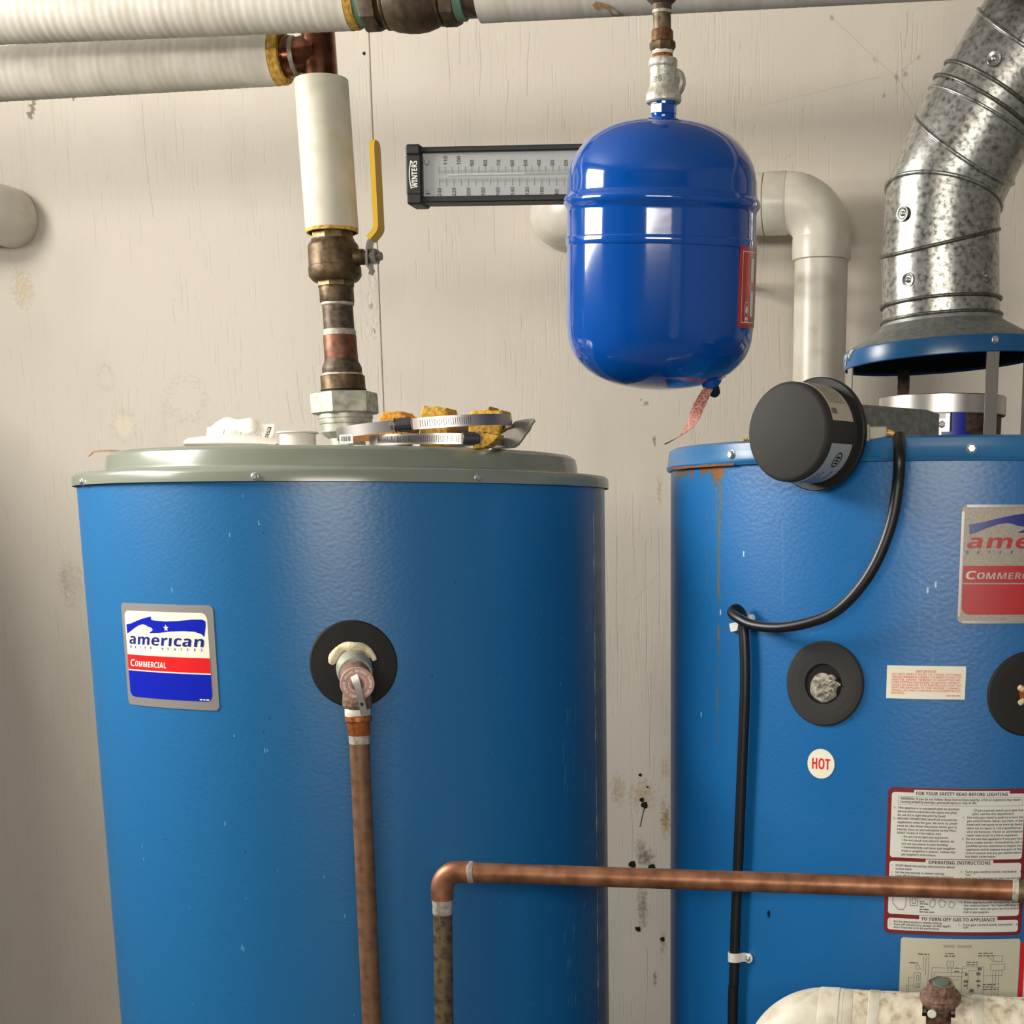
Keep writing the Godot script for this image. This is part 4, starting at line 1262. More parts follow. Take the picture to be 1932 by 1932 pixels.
func diagram_label(root: Node3D) -> void:
	var tl := on_tank(1700, 1768, RIGHT_TANK, R_TANK)
	var tr := on_tank(1924, 1790, RIGHT_TANK, R_TANK)
	var w := (tr.x - tl.x) * R_TANK
	var h := 0.115
	var put := on_curve(RIGHT_TANK, R_TANK, tl.x, tl.y - h)
	var px := w / 232.0
	var f := func(x: float, y: float) -> Vector2: return Vector2(x * px, h - y * px)     # pixels from the label's upper left corner
	var st := mb()
	sheet(st, rounded(0, 0, w, h, 0.003), put, 0.0006, 0.0006)
	var s := part("wiring_label", st, M.label_diagram, root)
	s.set_meta("label", "pale label with a wiring diagram below the safety label")
	st = mb()
	letters(st, "WIRING   DIAGRAM", f.call(82, 17), 5.5 * px, put, 0.0009, 54 * px)
	for t in [[34, 33, 22], [86, 30, 18], [85, 35, 20], [150, 29, 28], [150, 34, 32], [18, 51, 16], [128, 47, 22], [128, 52, 22], [106, 59, 9], [105, 66, 9], [162, 92, 24], [162, 97, 20], [162, 102, 30]]:
		greek(st, f.call(t[0], t[1]), 2.4 * px, t[2] * px, put, 0.0009, int(t[0] + t[1]))
	part("lettering", st, M.print_grey, s)
	st = mb()
	var lines := [[45, 36, 45, 66], [50, 36, 50, 74], [55, 36, 55, 100], [30, 54, 35, 54], [35, 54, 40, 61], [31, 62, 40, 62], [31, 54, 31, 62], [28, 70, 40, 70], [28, 70, 28, 100], [40, 70, 40, 100], [28, 100, 40, 100], [33, 75, 37, 75], [33, 75, 33, 85], [37, 75, 37, 85], [33, 85, 37, 85], [33, 91, 37, 91], [33, 91, 33, 98], [37, 91, 37, 98], [33, 98, 37, 98], [18, 80, 28, 80], [18, 80, 18, 110], [14, 96, 28, 96], [14, 96, 14, 110],
		[62, 58, 62, 110], [62, 58, 128, 58], [67, 67, 67, 106], [67, 67, 130, 67], [75, 75, 75, 100], [75, 75, 120, 75], [82, 82, 115, 82], [90, 44, 103, 44], [90, 44, 90, 56], [103, 44, 103, 56], [90, 56, 103, 56], [93, 56, 93, 66], [100, 56, 100, 72], [94, 47, 99, 47], [94, 51, 99, 51],
		[120, 55, 162, 55], [120, 55, 120, 110], [162, 55, 162, 112], [120, 112, 162, 112], [132, 63, 152, 63], [132, 63, 132, 100], [152, 63, 152, 100], [180, 33, 198, 33], [180, 33, 180, 45], [198, 33, 198, 45], [180, 45, 198, 45], [175, 50, 203, 50], [175, 50, 175, 62], [203, 50, 203, 62], [175, 62, 203, 62], [180, 62, 180, 118], [186, 62, 186, 118], [192, 62, 192, 118], [198, 62, 198, 74], [162, 73, 198, 73], [168, 33, 178, 43], [143, 108, 143, 118], [131, 108, 131, 118], [180, 90, 195, 90], [180, 97, 195, 97]]
	for l in lines:
		sheet(st, stroke(f.call(l[0], l[1]), f.call(l[2], l[3]), 0.8 * px), put, 0.0009, 0.0, 0.02)
	for b in [[126, 68, 131, 73], [148, 66, 156, 72], [124, 82, 133, 87], [148, 82, 157, 86], [124, 91, 131, 95], [150, 91, 157, 95], [136, 100, 144, 107], [150, 56, 158, 62]]:
		sheet(st, rect(b[0] * px, h - b[3] * px, b[2] * px, h - b[1] * px), put, 0.0009, 0.0)
	part("diagram", st, M.print_grey, s)
	# the red edge of the next label
	st = mb()
	var e0 := on_tank(1925, 1776, RIGHT_TANK, R_TANK)
	var put2 := on_curve(RIGHT_TANK, R_TANK, e0.x + 0.002, e0.y - 0.13)
	sheet(st, rounded(0, 0, 0.12, 0.13, 0.004), put2, 0.0006, 0.0006)
	var n := part("red_bordered_label", st, M.print_red, root)
	n.set_meta("label", "white label with a red border at the picture's edge")
	st = mb()
	sheet(st, rect(0.005, 0.005, 0.115, 0.088), put2, 0.0009, 0.0)
	sheet(st, rect(0.005, 0.089, 0.115, 0.125), put2, 0.0009, 0.0)
	part("paper_field", st, M.label_white, n)

# ---------------------------------------------------------------- insulated pipes overhead
func ribbed(l: float, r: float, pitch: float, deep: float) -> Array:     # profile of a jacket that has sagged into soft rings
	var prof := []
	var n := int(l / pitch)
	var q := RandomNumberGenerator.new()
	q.seed = 17
	for i in n + 1:
		var y := i * pitch
		var k := deep * q.randf_range(0.4, 1.0)
		prof.append(Vector2(r, y))
		if y + pitch * 0.75 < l:
			prof.append(Vector2(r - k * 0.4, y + pitch * 0.45))
			prof.append(Vector2(r - k, y + pitch * 0.7))
	prof.append(Vector2(r, l))
	return prof

func build_overhead_pipes() -> void:
	var st := mb()
	# the lower pipe, ending at the copper tee
	var a := at(520, 109, 0.79)
	var b := at(0, 140, 0.79)
	var d := (b - a).normalized()
	var far := a + d * 1.49
	var r := 48.0 * mpp(a)
	var low := thing("insulated_pipe", "lower of two white insulated pipes at top left, ending at the copper tee", "pipe", a + Vector3(0, -r, 0), "insulated pipes under the ceiling")
	var xf := frame_of(d, a)
	lathe(st, ribbed(1.49, r, 0.0105, 0.0005), 56, xf, false, 0, 1, 0.004)
	part("jacket", st, M.white_jacket, low)
	st = mb()
	across(st, a - d * 0.013, far, [[0.0, 0.024], [0.0, r * 0.95], [0.003, r * 0.985], [0.016, r * 0.985]], 56, false, 0.005)
	part("foam_end", st, M.foam_cut, low)
	st = mb()
	rod(st, a - d * 0.020, far, 0.0235)
	part("copper_core", st, M.copper_shiny, low)
	# the upper pipe with its check valve
	var ua := at(661, 2, 0.895)
	var ub := at(0, 30, 0.895)
	var ud := (ub - ua).normalized()
	var ur := 50.0 * mpp(ua)
	var up := thing("insulated_pipe", "upper white insulated pipe at top left, running to the bronze check valve", "pipe", ua + Vector3(0, -ur, 0), "insulated pipes under the ceiling")
	st = mb()
	lathe(st, ribbed(1.52, ur, 0.0105, 0.0006), 56, frame_of(ud, ua), false, 0, 1, 0.004)
	part("jacket", st, M.white_jacket, up)
	st = mb()
	across(st, ua - ud * 0.010, ub, [[0.0, 0.025], [0.0, ur * 0.95], [0.003, ur * 0.985], [0.012, ur * 0.985]], 56, false, 0.005)
	part("foam_end", st, M.foam_cut, up)
	st = mb()
	rod(st, ua - ud * 0.024, ua + ud * 1.5, 0.0245)
	part("copper_core", st, M.copper_sooty, up)
	# right-hand part
	var ra := at(905, -11, 0.895)
	var rb := at(1640, -50, 0.895)
	var rd := (rb - ra).normalized()
	var rr := 48.5 * mpp(ra)
	var rt := thing("insulated_pipe", "white insulated pipe running right from the check valve, with a brown drip stain", "pipe", ra + Vector3(0, -rr, 0), "insulated pipes under the ceiling")
	st = mb()
	lathe(st, ribbed(2.40, rr, 0.0105, 0.0003), 56, frame_of(rd, ra), false, 0, 1, 0.004)
	part("jacket", st, M.white_jacket, rt)
	st = mb()
	rod(st, ra - rd * 0.022, ra + rd * 2.39, 0.024)
	part("copper_core", st, M.copper_sooty, rt)
	st = mb()                                                            # the stain, on the underside of the jacket
	var q := frame_of(rd, ra)
	var lay := func(p: Vector2, lift: float) -> Vector3:
		var th := p.y / rr
		return q * Vector3((rr + lift) * sin(th) * (-1.0 if q.basis.x.y > 0.0 else 1.0), p.x, (rr + lift) * cos(th))
	var s0 := (at(1128, 0, 0.93) - ra).dot(rd)
	var lo := func(px: float, py: float) -> Vector2:
		var p := at(px, py, 0.895 + rr * 0.8)
		var up_ := (p - ra).y - (p - ra).dot(rd) * rd.y
		return Vector2((p - ra).dot(rd), asin(clampf(-up_ / rr, -1.0, 1.0)) * rr)
	var shape := []
	for p in [[1116, 6], [1124, 1], [1134, 3], [1150, 7], [1172, 18], [1190, 26], [1182, 27], [1160, 22], [1148, 19], [1144, 12], [1132, 9], [1128, 13], [1120, 12]]:
		shape.append(lo.call(p[0], p[1]))
	sheet(st, shape, lay, 0.0007, 0.0, 0.006)
	part("drip_stain", st, mottled("stain", [[0.3, Color(0.56, 0.45, 0.30)], [0.7, Color(0.70, 0.60, 0.46)]], 0.8, 0.0, 40.0, 0.05), rt)
	# check valve on the line between them
	var va := ua - ud * 0.020
	var cv := thing("check_valve", "dark bronze check valve between the two upper insulated pipes", "valve", at(780, 44, 0.895))
	var x := func(px: float) -> float: return (at(px, -4, 0.895) - va).dot(-ud)
	st = mb()
	across(st, va, ra, [[x.call(688), 0.032], [x.call(692), 0.0335], [x.call(717), 0.0335], [x.call(717), 0.0325]], 8, true)
	part("end_hexagon", st, M.bronze, cv)
	st = mb()
	across(st, va, ra, [[x.call(838), 0.031], [x.call(840), 0.0325], [x.call(862), 0.0325], [x.call(862), 0.031]], 8, true)
	part("end_hexagon", st, M.bronze, cv)
	st = mb()
	across(st, va, ra, [[x.call(712), 0.026], [x.call(722), 0.0275], [x.call(732), 0.0310], [x.call(748), 0.0345], [x.call(768), 0.0362], [x.call(785), 0.0365], [x.call(803), 0.0352], [x.call(820), 0.0320], [x.call(833), 0.0275], [x.call(842), 0.026]], 44)
	part("body", st, M.bronze, cv)
	st = mb()
	for p in [[727, 732, 0.0318], [828, 834, 0.0305]]:
		st = mb()
		across(st, va, ra, [[x.call(p[0]), p[2] - 0.001], [x.call(p[0]) + 0.001, p[2]], [x.call(p[1]), p[2]], [x.call(p[1]) + 0.001, p[2] - 0.002]], 40)
		part("body_rib", st, M.brass, cv)
	st = mb()
	across(st, va, ra, [[x.call(676), 0.0260], [x.call(676) + 0.001, 0.0275], [x.call(689), 0.0275]], 40)
	part("green_joint", st, M.verdigris, cv)
	st = mb()
	across(st, va, ra, [[x.call(860), 0.0270], [x.call(876), 0.0265], [x.call(878), 0.0250]], 40)
	part("green_joint", st, M.verdigris, cv)
	# copper tee
	var A := at(606, 150, 0.79)
	var B := at(651, 775, 0.79)
	var top := A + (A - B).normalized() * 0.10
	var tee := thing("copper_tee", "dark shiny copper tee joining the lower insulated pipe to the riser", "pipe fitting", at(608, 150, 0.79))
	var t_top := along(A, B, 55)
	var t_bot := along(A, B, 152)
	var dn := (B - A).normalized()
	st = mb()
	across(st, A + dn * (t_top - 0.05), A + dn * t_bot, [[0.0, 0.0205], [0.050 - 0.001, 0.0205], [0.05, 0.0208], [t_bot - t_top + 0.05, 0.0208]], 44)
	part("run", st, M.copper_shiny, tee)
	st = mb()
	var jc := A + dn * along(A, B, 101)
	var jd := (a - jc).normalized()
	var jl := (a - jc).length() - 0.012
	lathe(st, [Vector2(0.0222, 0.0), Vector2(0.0218, 0.0200), Vector2(0.0208, 0.024), Vector2(0.0208, jl - 0.013), Vector2(0.0232, jl - 0.010), Vector2(0.0236, jl), Vector2(0, jl)], 40, frame_of(jd, jc))
	part("branch", st, M.copper_shiny, tee)
	st = mb()
	lathe(st, [Vector2(0.021, jl - 0.017), Vector2(0.0222, jl - 0.015), Vector2(0.0226, jl - 0.012), Vector2(0.021, jl - 0.010)], 40, frame_of(jd, jc))
	part("solder_ring", st, M.solder, tee)

# ---------------------------------------------------------------- the riser on the left heater
func build_riser() -> void:
	var A := at(606, 150, 0.79)
	var B := at(651, 775, 0.79)
	var y_lid := front_height(838, LEFT_TANK, 0.298)
	var root := thing("supply_riser", "upright run of brass, copper and grey steel fittings on the left heater's lid", "pipe", Vector3(LEFT_TANK.x, y_lid, LEFT_TANK.z))
	var st := mb()
	stack(st, A, B, [[741, 61], [743, 63.5], [779, 63.5], [782, 60]], 6, true)
	part("hex_bushing", st, M.galvanized, root)
	st = mb()
	stack(st, A, B, [[780, 51], [790, 51.5], [791, 50], [800, 49.5], [801, 48], [816, 47.5], [820, 44], [828, 34], [842, 34]], 44)
	part("nipple", st, M.galvanized, root)
	st = mb()
	stack(st, A, B, [[709, 40], [710, 41.5], [733, 41.5], [735, 42.5], [738, 42.5], [742, 42]], 44)
	part("adapter", st, M.brass, root)
	st = mb()
	stack(st, A, B, [[736, 42.8], [740, 43], [742, 40]], 44)
	part("thread_gap", st, M.hole_black, root)
	st = mb()
	for q in [[[704, 36.5], [706, 38], [710, 38], [711, 36]], [[570, 29.5], [572, 31], [576, 31], [578, 29]], [[622, 29], [625, 30.3], [633, 30.5], [635, 29]]]:
		st = mb()
		stack(st, A, B, q, 44, false, 0.01)
		part("solder_ring", st, M.solder, root)
	st = mb()
	stack(st, A, B, [[677, 31], [683, 32], [690, 35.5], [695, 37.2], [706, 37.2], [708, 36]], 44)
	part("reducer", st, M.copper_sooty, root)
	st = mb()
	stack(st, A, B, [[633, 30.2], [635, 31], [676, 31.4], [679, 31]], 44)
	part("coupling", st, M.copper_red, root)
	st = mb()
	stack(st, A, B, [[560, 28.5], [640, 28.8]], 44)
	part("pipe", st, M.copper_sooty, root)
	st = mb()
	stack(st, A, B, [[541, 31.5], [543, 32.2], [570, 32.2], [572, 31]], 44)
	part("coupling", st, M.brass, root)
	# ball valve
	var v0 := A + (B - A).normalized() * along(A, B, 531)
	var bv := thing("ball_valve", "brown brass ball valve with a yellow lever on the riser", "valve", v0)
	st = mb()
	stack(st, A, B, [[452, 40], [455, 40.5], [462, 46], [466, 47.5], [503, 48], [504, 49], [507, 49.3], [521, 49.3], [527, 45], [531, 41], [532, 36]], 48)
	part("body", st, M.brass, bv)
	st = mb()
	stack(st, A, B, [[428, 38], [431, 40], [453, 40.5], [455, 39]], 8, true)
	part("end_hexagon", st, M.brass_bright, bv)
	st = mb()
	stack(st, A, B, [[529, 34.5], [531, 36], [541, 36], [543, 34]], 8, true)
	part("end_hexagon", st, M.brass_bright, bv)
	st = mb()
	var put := func(p: Vector2, lift: float) -> Vector3:
		var c := A + (B - A).normalized() * along(A, B, 488)
		var th := p.x / 0.03 - 0.45
		return c + Vector3(sin(th), 0, cos(th)) * (0.0312 + lift) + Vector3(0, p.y, 0)
	letters(st, "1½", Vector2(0, 0), 0.010, put, 0.0004, 0.014, true)
	part("cast_size_mark", st, M.brass_bright, bv)
	var c0 := A + (B - A).normalized() * along(A, B, 487)
	var out := Vector3(1, 0, 0.06).normalized()
	var s := mpp(c0)
	st = mb()
	across(st, c0, c0 + out, [[0.0, 0.012], [0.029, 0.012], [0.033, 0.0095], [0.040, 0.0095], [0.040, 0.0075], [0.050, 0.0070]], 28)
	part("stem_boss", st, M.brass, bv)
	st = mb()
	across(st, c0 + out * 0.050, c0 + out, [[0.0, 0.0085], [0.001, 0.0098], [0.008, 0.0098], [0.0095, 0.0085]], 6, true)
	part("nut", st, M.steel_bolt, bv)
	st = mb()
	across(st, c0 + out * 0.0595, c0 + out, [[0.0, 0.005], [0.0045, 0.005]], 16)
	part("stem_end", st, M.steel_bolt, bv)
	# the lever: a steel blade seen nearly edge-on, dipped in yellow vinyl
	var hx := c0 + out * 0.046
	var px := func(x: float, y: float) -> Vector3: return Vector3(at(x, y, hx.z + 0.010).x, at(x, y, hx.z + 0.010).y, hx.z)
	var blade := [px.call(694, 516), px.call(697, 508), px.call(692, 500), px.call(691, 470), px.call(693, 456), px.call(700, 444), px.call(706, 436)]
	st = mb()
	strap(st, blade, Vector3(0, 0, 1), [0.010, 0.014, 0.022, 0.020, 0.017, 0.018, 0.018], 0.0028)
	var lever := part("lever", st, M.steel, bv)
	st = mb()
	var grip_w := []
	for i in 31:
		grip_w.append([0.024, 0.0232, 0.0215, 0.018, 0.012][clampi(i - 26, 0, 4)])
	strap(st, smooth_path([px.call(695, 449), px.call(701, 442), px.call(709, 430), px.call(709, 410), px.call(706, 350), px.call(703, 290), px.call(702, 262)], 5), Vector3(0, 0, 1), grip_w, 0.0062)
	part("yellow_grip", st, M.grip_yellow, lever)
	# white insulation sleeve
	var sl := thing("insulation_sleeve", "cream insulation sleeve round the riser above the ball valve", "pipe insulation", A + (B - A).normalized() * along(A, B, 435))
	st = mb()
	var tube_prof := []
	for row in [[151, 40.0], [151, 49.4], [152, 50.2], [300, 50.0], [432, 49.4], [433.5, 48.8], [433.5, 44.0], [300, 44.0], [156, 44.0]]:
		var t := along(A, B, row[0])
		tube_prof.append(Vector2(row[1] * mpp(A + (B - A).normalized() * t), -t))
	tube_prof.reverse()
	lathe(st, tube_prof, 64, frame_of(A - B, A), false, 0.0, 1.0, 0.003)
	part("jacket", st, M.white_sleeve, sl)
	st = mb()
	var ring_prof := []
	for row in [[431, 48.3], [437, 48.6], [439.5, 48.2], [440, 47], [440, 44.5], [431, 44.5]]:
		var t := along(A, B, row[0])
		ring_prof.append(Vector2(row[1] * mpp(A + (B - A).normalized() * t), -t))
	ring_prof.reverse()
	lathe(st, ring_prof, 64, frame_of(A - B, A), false, 0.0, 1.0, 0.008)
	part("foam_edge", st, M.foam_cut, sl)

# ---------------------------------------------------------------- expansion tank
func build_expansion_tank() -> void:
	var A := at(1252, 227, 1.078)
	var B := at(1243, 735, 1.050)
	var d := (B - A).normalized()
	var root := thing("expansion_tank", "small bright blue steel expansion tank with a red label, hanging from overhead fittings", "expansion tank", B)
	var st := mb()
	stack(st, A, B, [[226, 25], [228, 60], [231, 74], [238, 98], [247, 117], [257, 132], [270, 147], [285, 158], [298, 166], [312, 172], [328, 176], [345, 178.5], [368, 179.2],
		[373, 180.5], [376, 183.0], [380, 185.0], [385, 185.8], [390, 185.0], [394, 183.0], [397, 180.5], [402, 178.8], [404, 178.75], [407, 178.7],
		[452, 178.6], [453, 179.7], [455, 180.2], [466, 180.2], [468, 179.7], [469, 177.6],
		[560, 177.2], [600, 176.6], [620, 175.8], [640, 173.5], [657, 169], [672, 162], [686, 152], [700, 137], [710, 122], [718, 106], [725, 86], [730, 64], [734, 36], [735.5, 12]], 96)
	part("shell", st, M.tank_blue, root)
	st = mb()
	stack(st, A, B, [[188, 22], [190, 23.5], [197, 23.5], [198, 24.5]], 32)
	part("neck", st, M.tank_blue, root)
	st = mb()
	stack(st, A, B, [[214, 24.5], [216, 23.4], [230, 23.4]], 32)
	part("neck", st, M.tank_blue, root)
	st = mb()
	stack(st, A, B, [[196, 23.8], [198, 25.6], [214, 25.6], [216, 24]], 6, true)
	part("neck_hexagon", st, M.tank_blue, root)
	# the label, wrapped round the right flank, printed to be read from the side
	var mid := A + d * along(A, B, 541)
	var s := mpp(mid)
	var r := 177.6 * s
	var xf := frame_of(-d, mid)
	var to_eye := (view.origin - mid)
	var th0 := atan2(to_eye.dot(xf.basis.x), to_eye.dot(xf.basis.z))
	var put := func(p: Vector2, lift: float) -> Vector3:
		var th := th0 + deg_to_rad(53.5) + p.x / r
		return xf * Vector3((r + lift) * sin(th), p.y, (r + lift) * cos(th))
	var st2 := mb()
	var h := 139 * s
	var w := 0.115
	sheet(st2, rounded(0, -h / 2, w, h / 2, 0.004), put, 0.0006, 0.0006, 0.006)
	var label := part("warning_label", st2, M.label_red, root)
	label.set_meta("label", "red label with white print on the tank's right flank")
	st2 = mb()
	var m := 0.0045
	for e in [[m, -h / 2 + m, w - m, -h / 2 + m + 0.0009], [m, h / 2 - m - 0.0009, w - m, h / 2 - m], [m, -h / 2 + m, m + 0.0009, h / 2 - m], [w - m - 0.0009, -h / 2 + m, w - m, h / 2 - m]]:
		sheet(st2, rect(e[0], e[1], e[2], e[3]), put, 0.0009, 0.0, 0.006)
	var ov := ellipse(Vector2(0.0165, -h * 0.28), 0.0050, 0.0078, 28)
	for i in ov.size():
		sheet(st2, stroke(ov[i], ov[(i + 1) % ov.size()], 0.0008), put, 0.0009, 0.0, 0.02)
	sheet(st2, ellipse(Vector2(0.0165, -h * 0.28), 0.0030, 0.0040, 16), put, 0.0009, 0.0)
	greek(st2, Vector2(0.0125, -h * 0.405), 0.0022, 0.008, put, 0.0009, 2)
	greek(st2, Vector2(0.0125, -h * 0.440), 0.0022, 0.008, put, 0.0009, 5)
	greek(st2, Vector2(0.036, -h * 0.36), 0.0110, h * 0.72, put, 0.0009, 11, PI / 2)
	for i in 5:
		greek(st2, Vector2(0.046 + i * 0.008, -h * 0.40), 0.003, h * 0.8, put, 0.0009, 30 + i, PI / 2)
	part("print", st2, M.print_white, label)
	# air valve under the tank
	var p0 := at(1341, 716, 1.062)
	var p1 := at(1349, 742, 1.052)
	var ax := (p1 - p0).normalized()
	st = mb()
	across(st, p0 - ax * 0.012, p1, [[0.0, 0.011], [0.016, 0.011], [0.018, 0.009]], 24)
	part("valve_boss", st, M.tank_blue, root)
	st = mb()
	across(st, p0, p1, [[0.0, 0.0062], [0.012, 0.0064], [0.0175, 0.0058], [0.0200, 0.0035], [0.0205, 0.001]], 20)
	part("valve_cap", st, M.plastic_black, root)
	# warning ribbon tied round the valve
	var tagt := thing("warning_tag", "narrow twisted pink-red tag hanging from the expansion tank's valve", "tag", at(1254, 840, 1.066))
	st = mb()
	var path := []
	for q in [[1369, 710], [1356, 717], [1342, 727], [1332, 741], [1322, 760], [1312, 782], [1303, 800], [1292, 814], [1279, 825], [1266, 832], [1254, 838]]:
		path.append(at(q[0], q[1], 1.066))
	var wd := [0.004, 0.006, 0.008, 0.0105, 0.0125, 0.0135, 0.0125, 0.0085, 0.0050, 0.0052, 0.0062]
	var ac := []
	for i in path.size():
		var u := float(i) / (path.size() - 1)
		ac.append(Vector3(0.85, 0.45, lerpf(-0.5, 0.9, u)).normalized())
	strap(st, path, ac, wd, 0.0006)
	part("ribbon", st, mottled("tag_ribbon", [[0.2, Color(0.52, 0.25, 0.22)], [0.5, Color(0.68, 0.42, 0.37)], [0.7, Color(0.76, 0.58, 0.53)]], 0.7, 0.0, 30.0, 0.04), tagt)
	# fittings above the tank, in front of the insulated pipe
	var T := at(1248.5, 0, 1.082)
	var L := at(1252, 195, 1.079)
	var fit := thing("tank_connection", "galvanized tee, copper adapter and pipe from which the expansion tank hangs", "pipe fitting", L)
	st = mb()
	stack(st, T, L, [[-26, 30], [-2, 29.5], [2, 26], [9, 18.5], [24, 18]], 40)
	part("upper_fitting", st, M.rusty_brown, fit)
	st = mb()
	stack(st, T, L, [[20, 18.3], [23, 18.8], [26, 18.0]], 32)
	part("solder_ring", st, M.solder, fit)
	st = mb()
	stack(st, T, L, [[24, 16.8], [62, 16.8]], 32)
	part("pipe", st, M.copper_tarnished, fit)
	st = mb()
	stack(st, T, L, [[57, 19], [60, 20.5], [76, 20.6], [80, 22]], 36)
	part("adapter_cup", st, mottled("copper_brown", [[0.3, Color(0.36, 0.24, 0.15)], [0.7, Color(0.50, 0.36, 0.24)]], 0.5, 0.5, 20.0, 0.03), fit)
	st = mb()
	stack(st, T, L, [[78, 22], [81, 25], [91, 25], [97, 21]], 8, true)
	part("adapter_hexagon", st, M.brass, fit)
	st = mb()
	stack(st, T, L, [[91, 19.8], [99, 20.2], [100, 18.5], [112, 18.5]], 32, false, 0.01)
	part("thread_tape", st, M.tape_white, fit)
	st = mb()
	stack(st, T, L, [[102, 18.8], [109, 19], [114, 18]], 32)
	part("rusty_thread", st, M.rust, fit)
	st = mb()
	stack(st, T, L, [[110, 23], [112, 26.5], [116, 27.5], [124, 27.5], [127, 26], [128, 25], [140, 24.6], [160, 25.5], [170, 27.5], [176, 32], [180, 33.5], [192, 33.5], [195, 31], [195, 26]], 44)
	var c := T + (L - T).normalized() * along(T, L, 150)
	across(st, c, c + Vector3(0.42, 0.0, -0.9), [[0.0, 0.0125], [0.012, 0.0125], [0.014, 0.0145], [0.020, 0.0145], [0.0215, 0.013]], 32)
	part("tee_body", st, M.galvanized_pale, fit)
	st = mb()
	var ring := func(p: Vector2, lift: float) -> Vector3:
		var o := T + (L - T).normalized() * along(T, L, 160)
		var th := p.x / 0.0145 - 0.7
		return o + Vector3(sin(th), 0, cos(th)) * (0.0144 + lift) + Vector3(0, p.y, 0)
	letters(st, "310", Vector2(0.0, 0.0), 0.0052, ring, 0.0004, 0.011, true)
	letters(st, "O", Vector2(0.001, 0.016), 0.0052, ring, 0.0004, 0.005, true)
	part("cast_mark", st, mat("cast_shade", Color(0.50, 0.48, 0.44), 0.6, 0.3), fit)
	st = mb()
	stack(st, T, L, [[194, 23.0], [196, 24.2], [198, 24.2]], 32)
	part("lower_tape", st, M.tape_white, fit)

# ---------------------------------------------------------------- plastic pipes on the wall
func build_plastic_vents() -> void:
	var z := 0.105
	var corner := at(1552, 381, z)
	var r := 50.5 * mpp(at(1552, 600, z))
	var left := at(1052, 423, z)
	left.y = corner.y
	var foot := at(1545, 860, z)
	var down := Vector3(corner.x, foot.y, z)
	var root := thing("vent_pipe", "white plastic vent pipe along the back wall, turning down behind the round black motor", "pipe", down)
	var st := mb()
	tube(st, [Vector3(left.x + 0.05, corner.y, z), corner + Vector3(-0.06, 0, 0)], r * 0.985, 40)
	part("pipe", st, M.pvc_smudged, root)
	st = mb()
	tube(st, [corner + Vector3(0, -0.06, 0), down], r * 0.985, 40)
	part("pipe", st, M.pvc_smudged, root)
	st = mb()
	var k := r * 1.07
	tube(st, bend(corner + Vector3(-0.062, 0, 0), corner, corner + Vector3(0, -0.062, 0), 0.055), k, 40)
	part("elbow", st, M.pvc, root)
	st = mb()
	across(st, corner + Vector3(-0.092, 0, 0), corner, [[0.0, k - 0.0016], [0.001, k + 0.0006], [0.034, k + 0.0010], [0.036, k]], 40)
	part("elbow_hub", st, M.pvc, root)
	st = mb()
	across(st, corner + Vector3(0, -0.088, 0), corner, [[0.0, k - 0.0016], [0.001, k + 0.0006], [0.030, k + 0.0010], [0.034, k]], 40)
	part("elbow_hub", st, M.pvc, root)
	st = mb()
	across(st, Vector3(at(1427, 380, z).x, corner.y, z), corner, [[0.0, r], [0.001, k], [0.012, k], [0.013, r]], 40)
	part("coupling", st, M.pvc, root)
	st = mb()
	var le := Vector3(at(1040, 423, z).x, corner.y, z)
	tube(st, bend(le + Vector3(0.075, 0, 0), le, le + Vector3(0, 0, -z), 0.055), k, 40)
	part("wall_elbow", st, M.pvc, root)
	# the pipe end that enters the picture at the far left
	var e := at(-32, 397, 0.075)
	var rt := thing("vent_pipe", "white plastic pipe end with an elbow into the wall at the left edge", "pipe", e)
	var r2 := 55.0 * mpp(e)
	st = mb()
	tube(st, bend(e + Vector3(-0.08, 0.004, 0.03), e + Vector3(0.004, 0, 0), e + Vector3(0.010, 0, -0.076), 0.045), r2, 40)
	part("elbow", st, M.pvc, rt)
	st = mb()
	var ax := Vector3(-0.94, 0.05, 0.33).normalized()
	across(st, e + ax * 0.018, e + ax, [[0.0, r2 * 1.02], [0.001, r2 * 1.07], [0.035, r2 * 1.07], [0.037, r2 * 0.98]], 40)
	part("elbow_hub", st, M.pvc, rt)
	st = mb()
	tube(st, [e + ax * 0.05, e + ax * 0.60], r2 * 0.93, 40)
	part("pipe", st, M.pvc, rt)

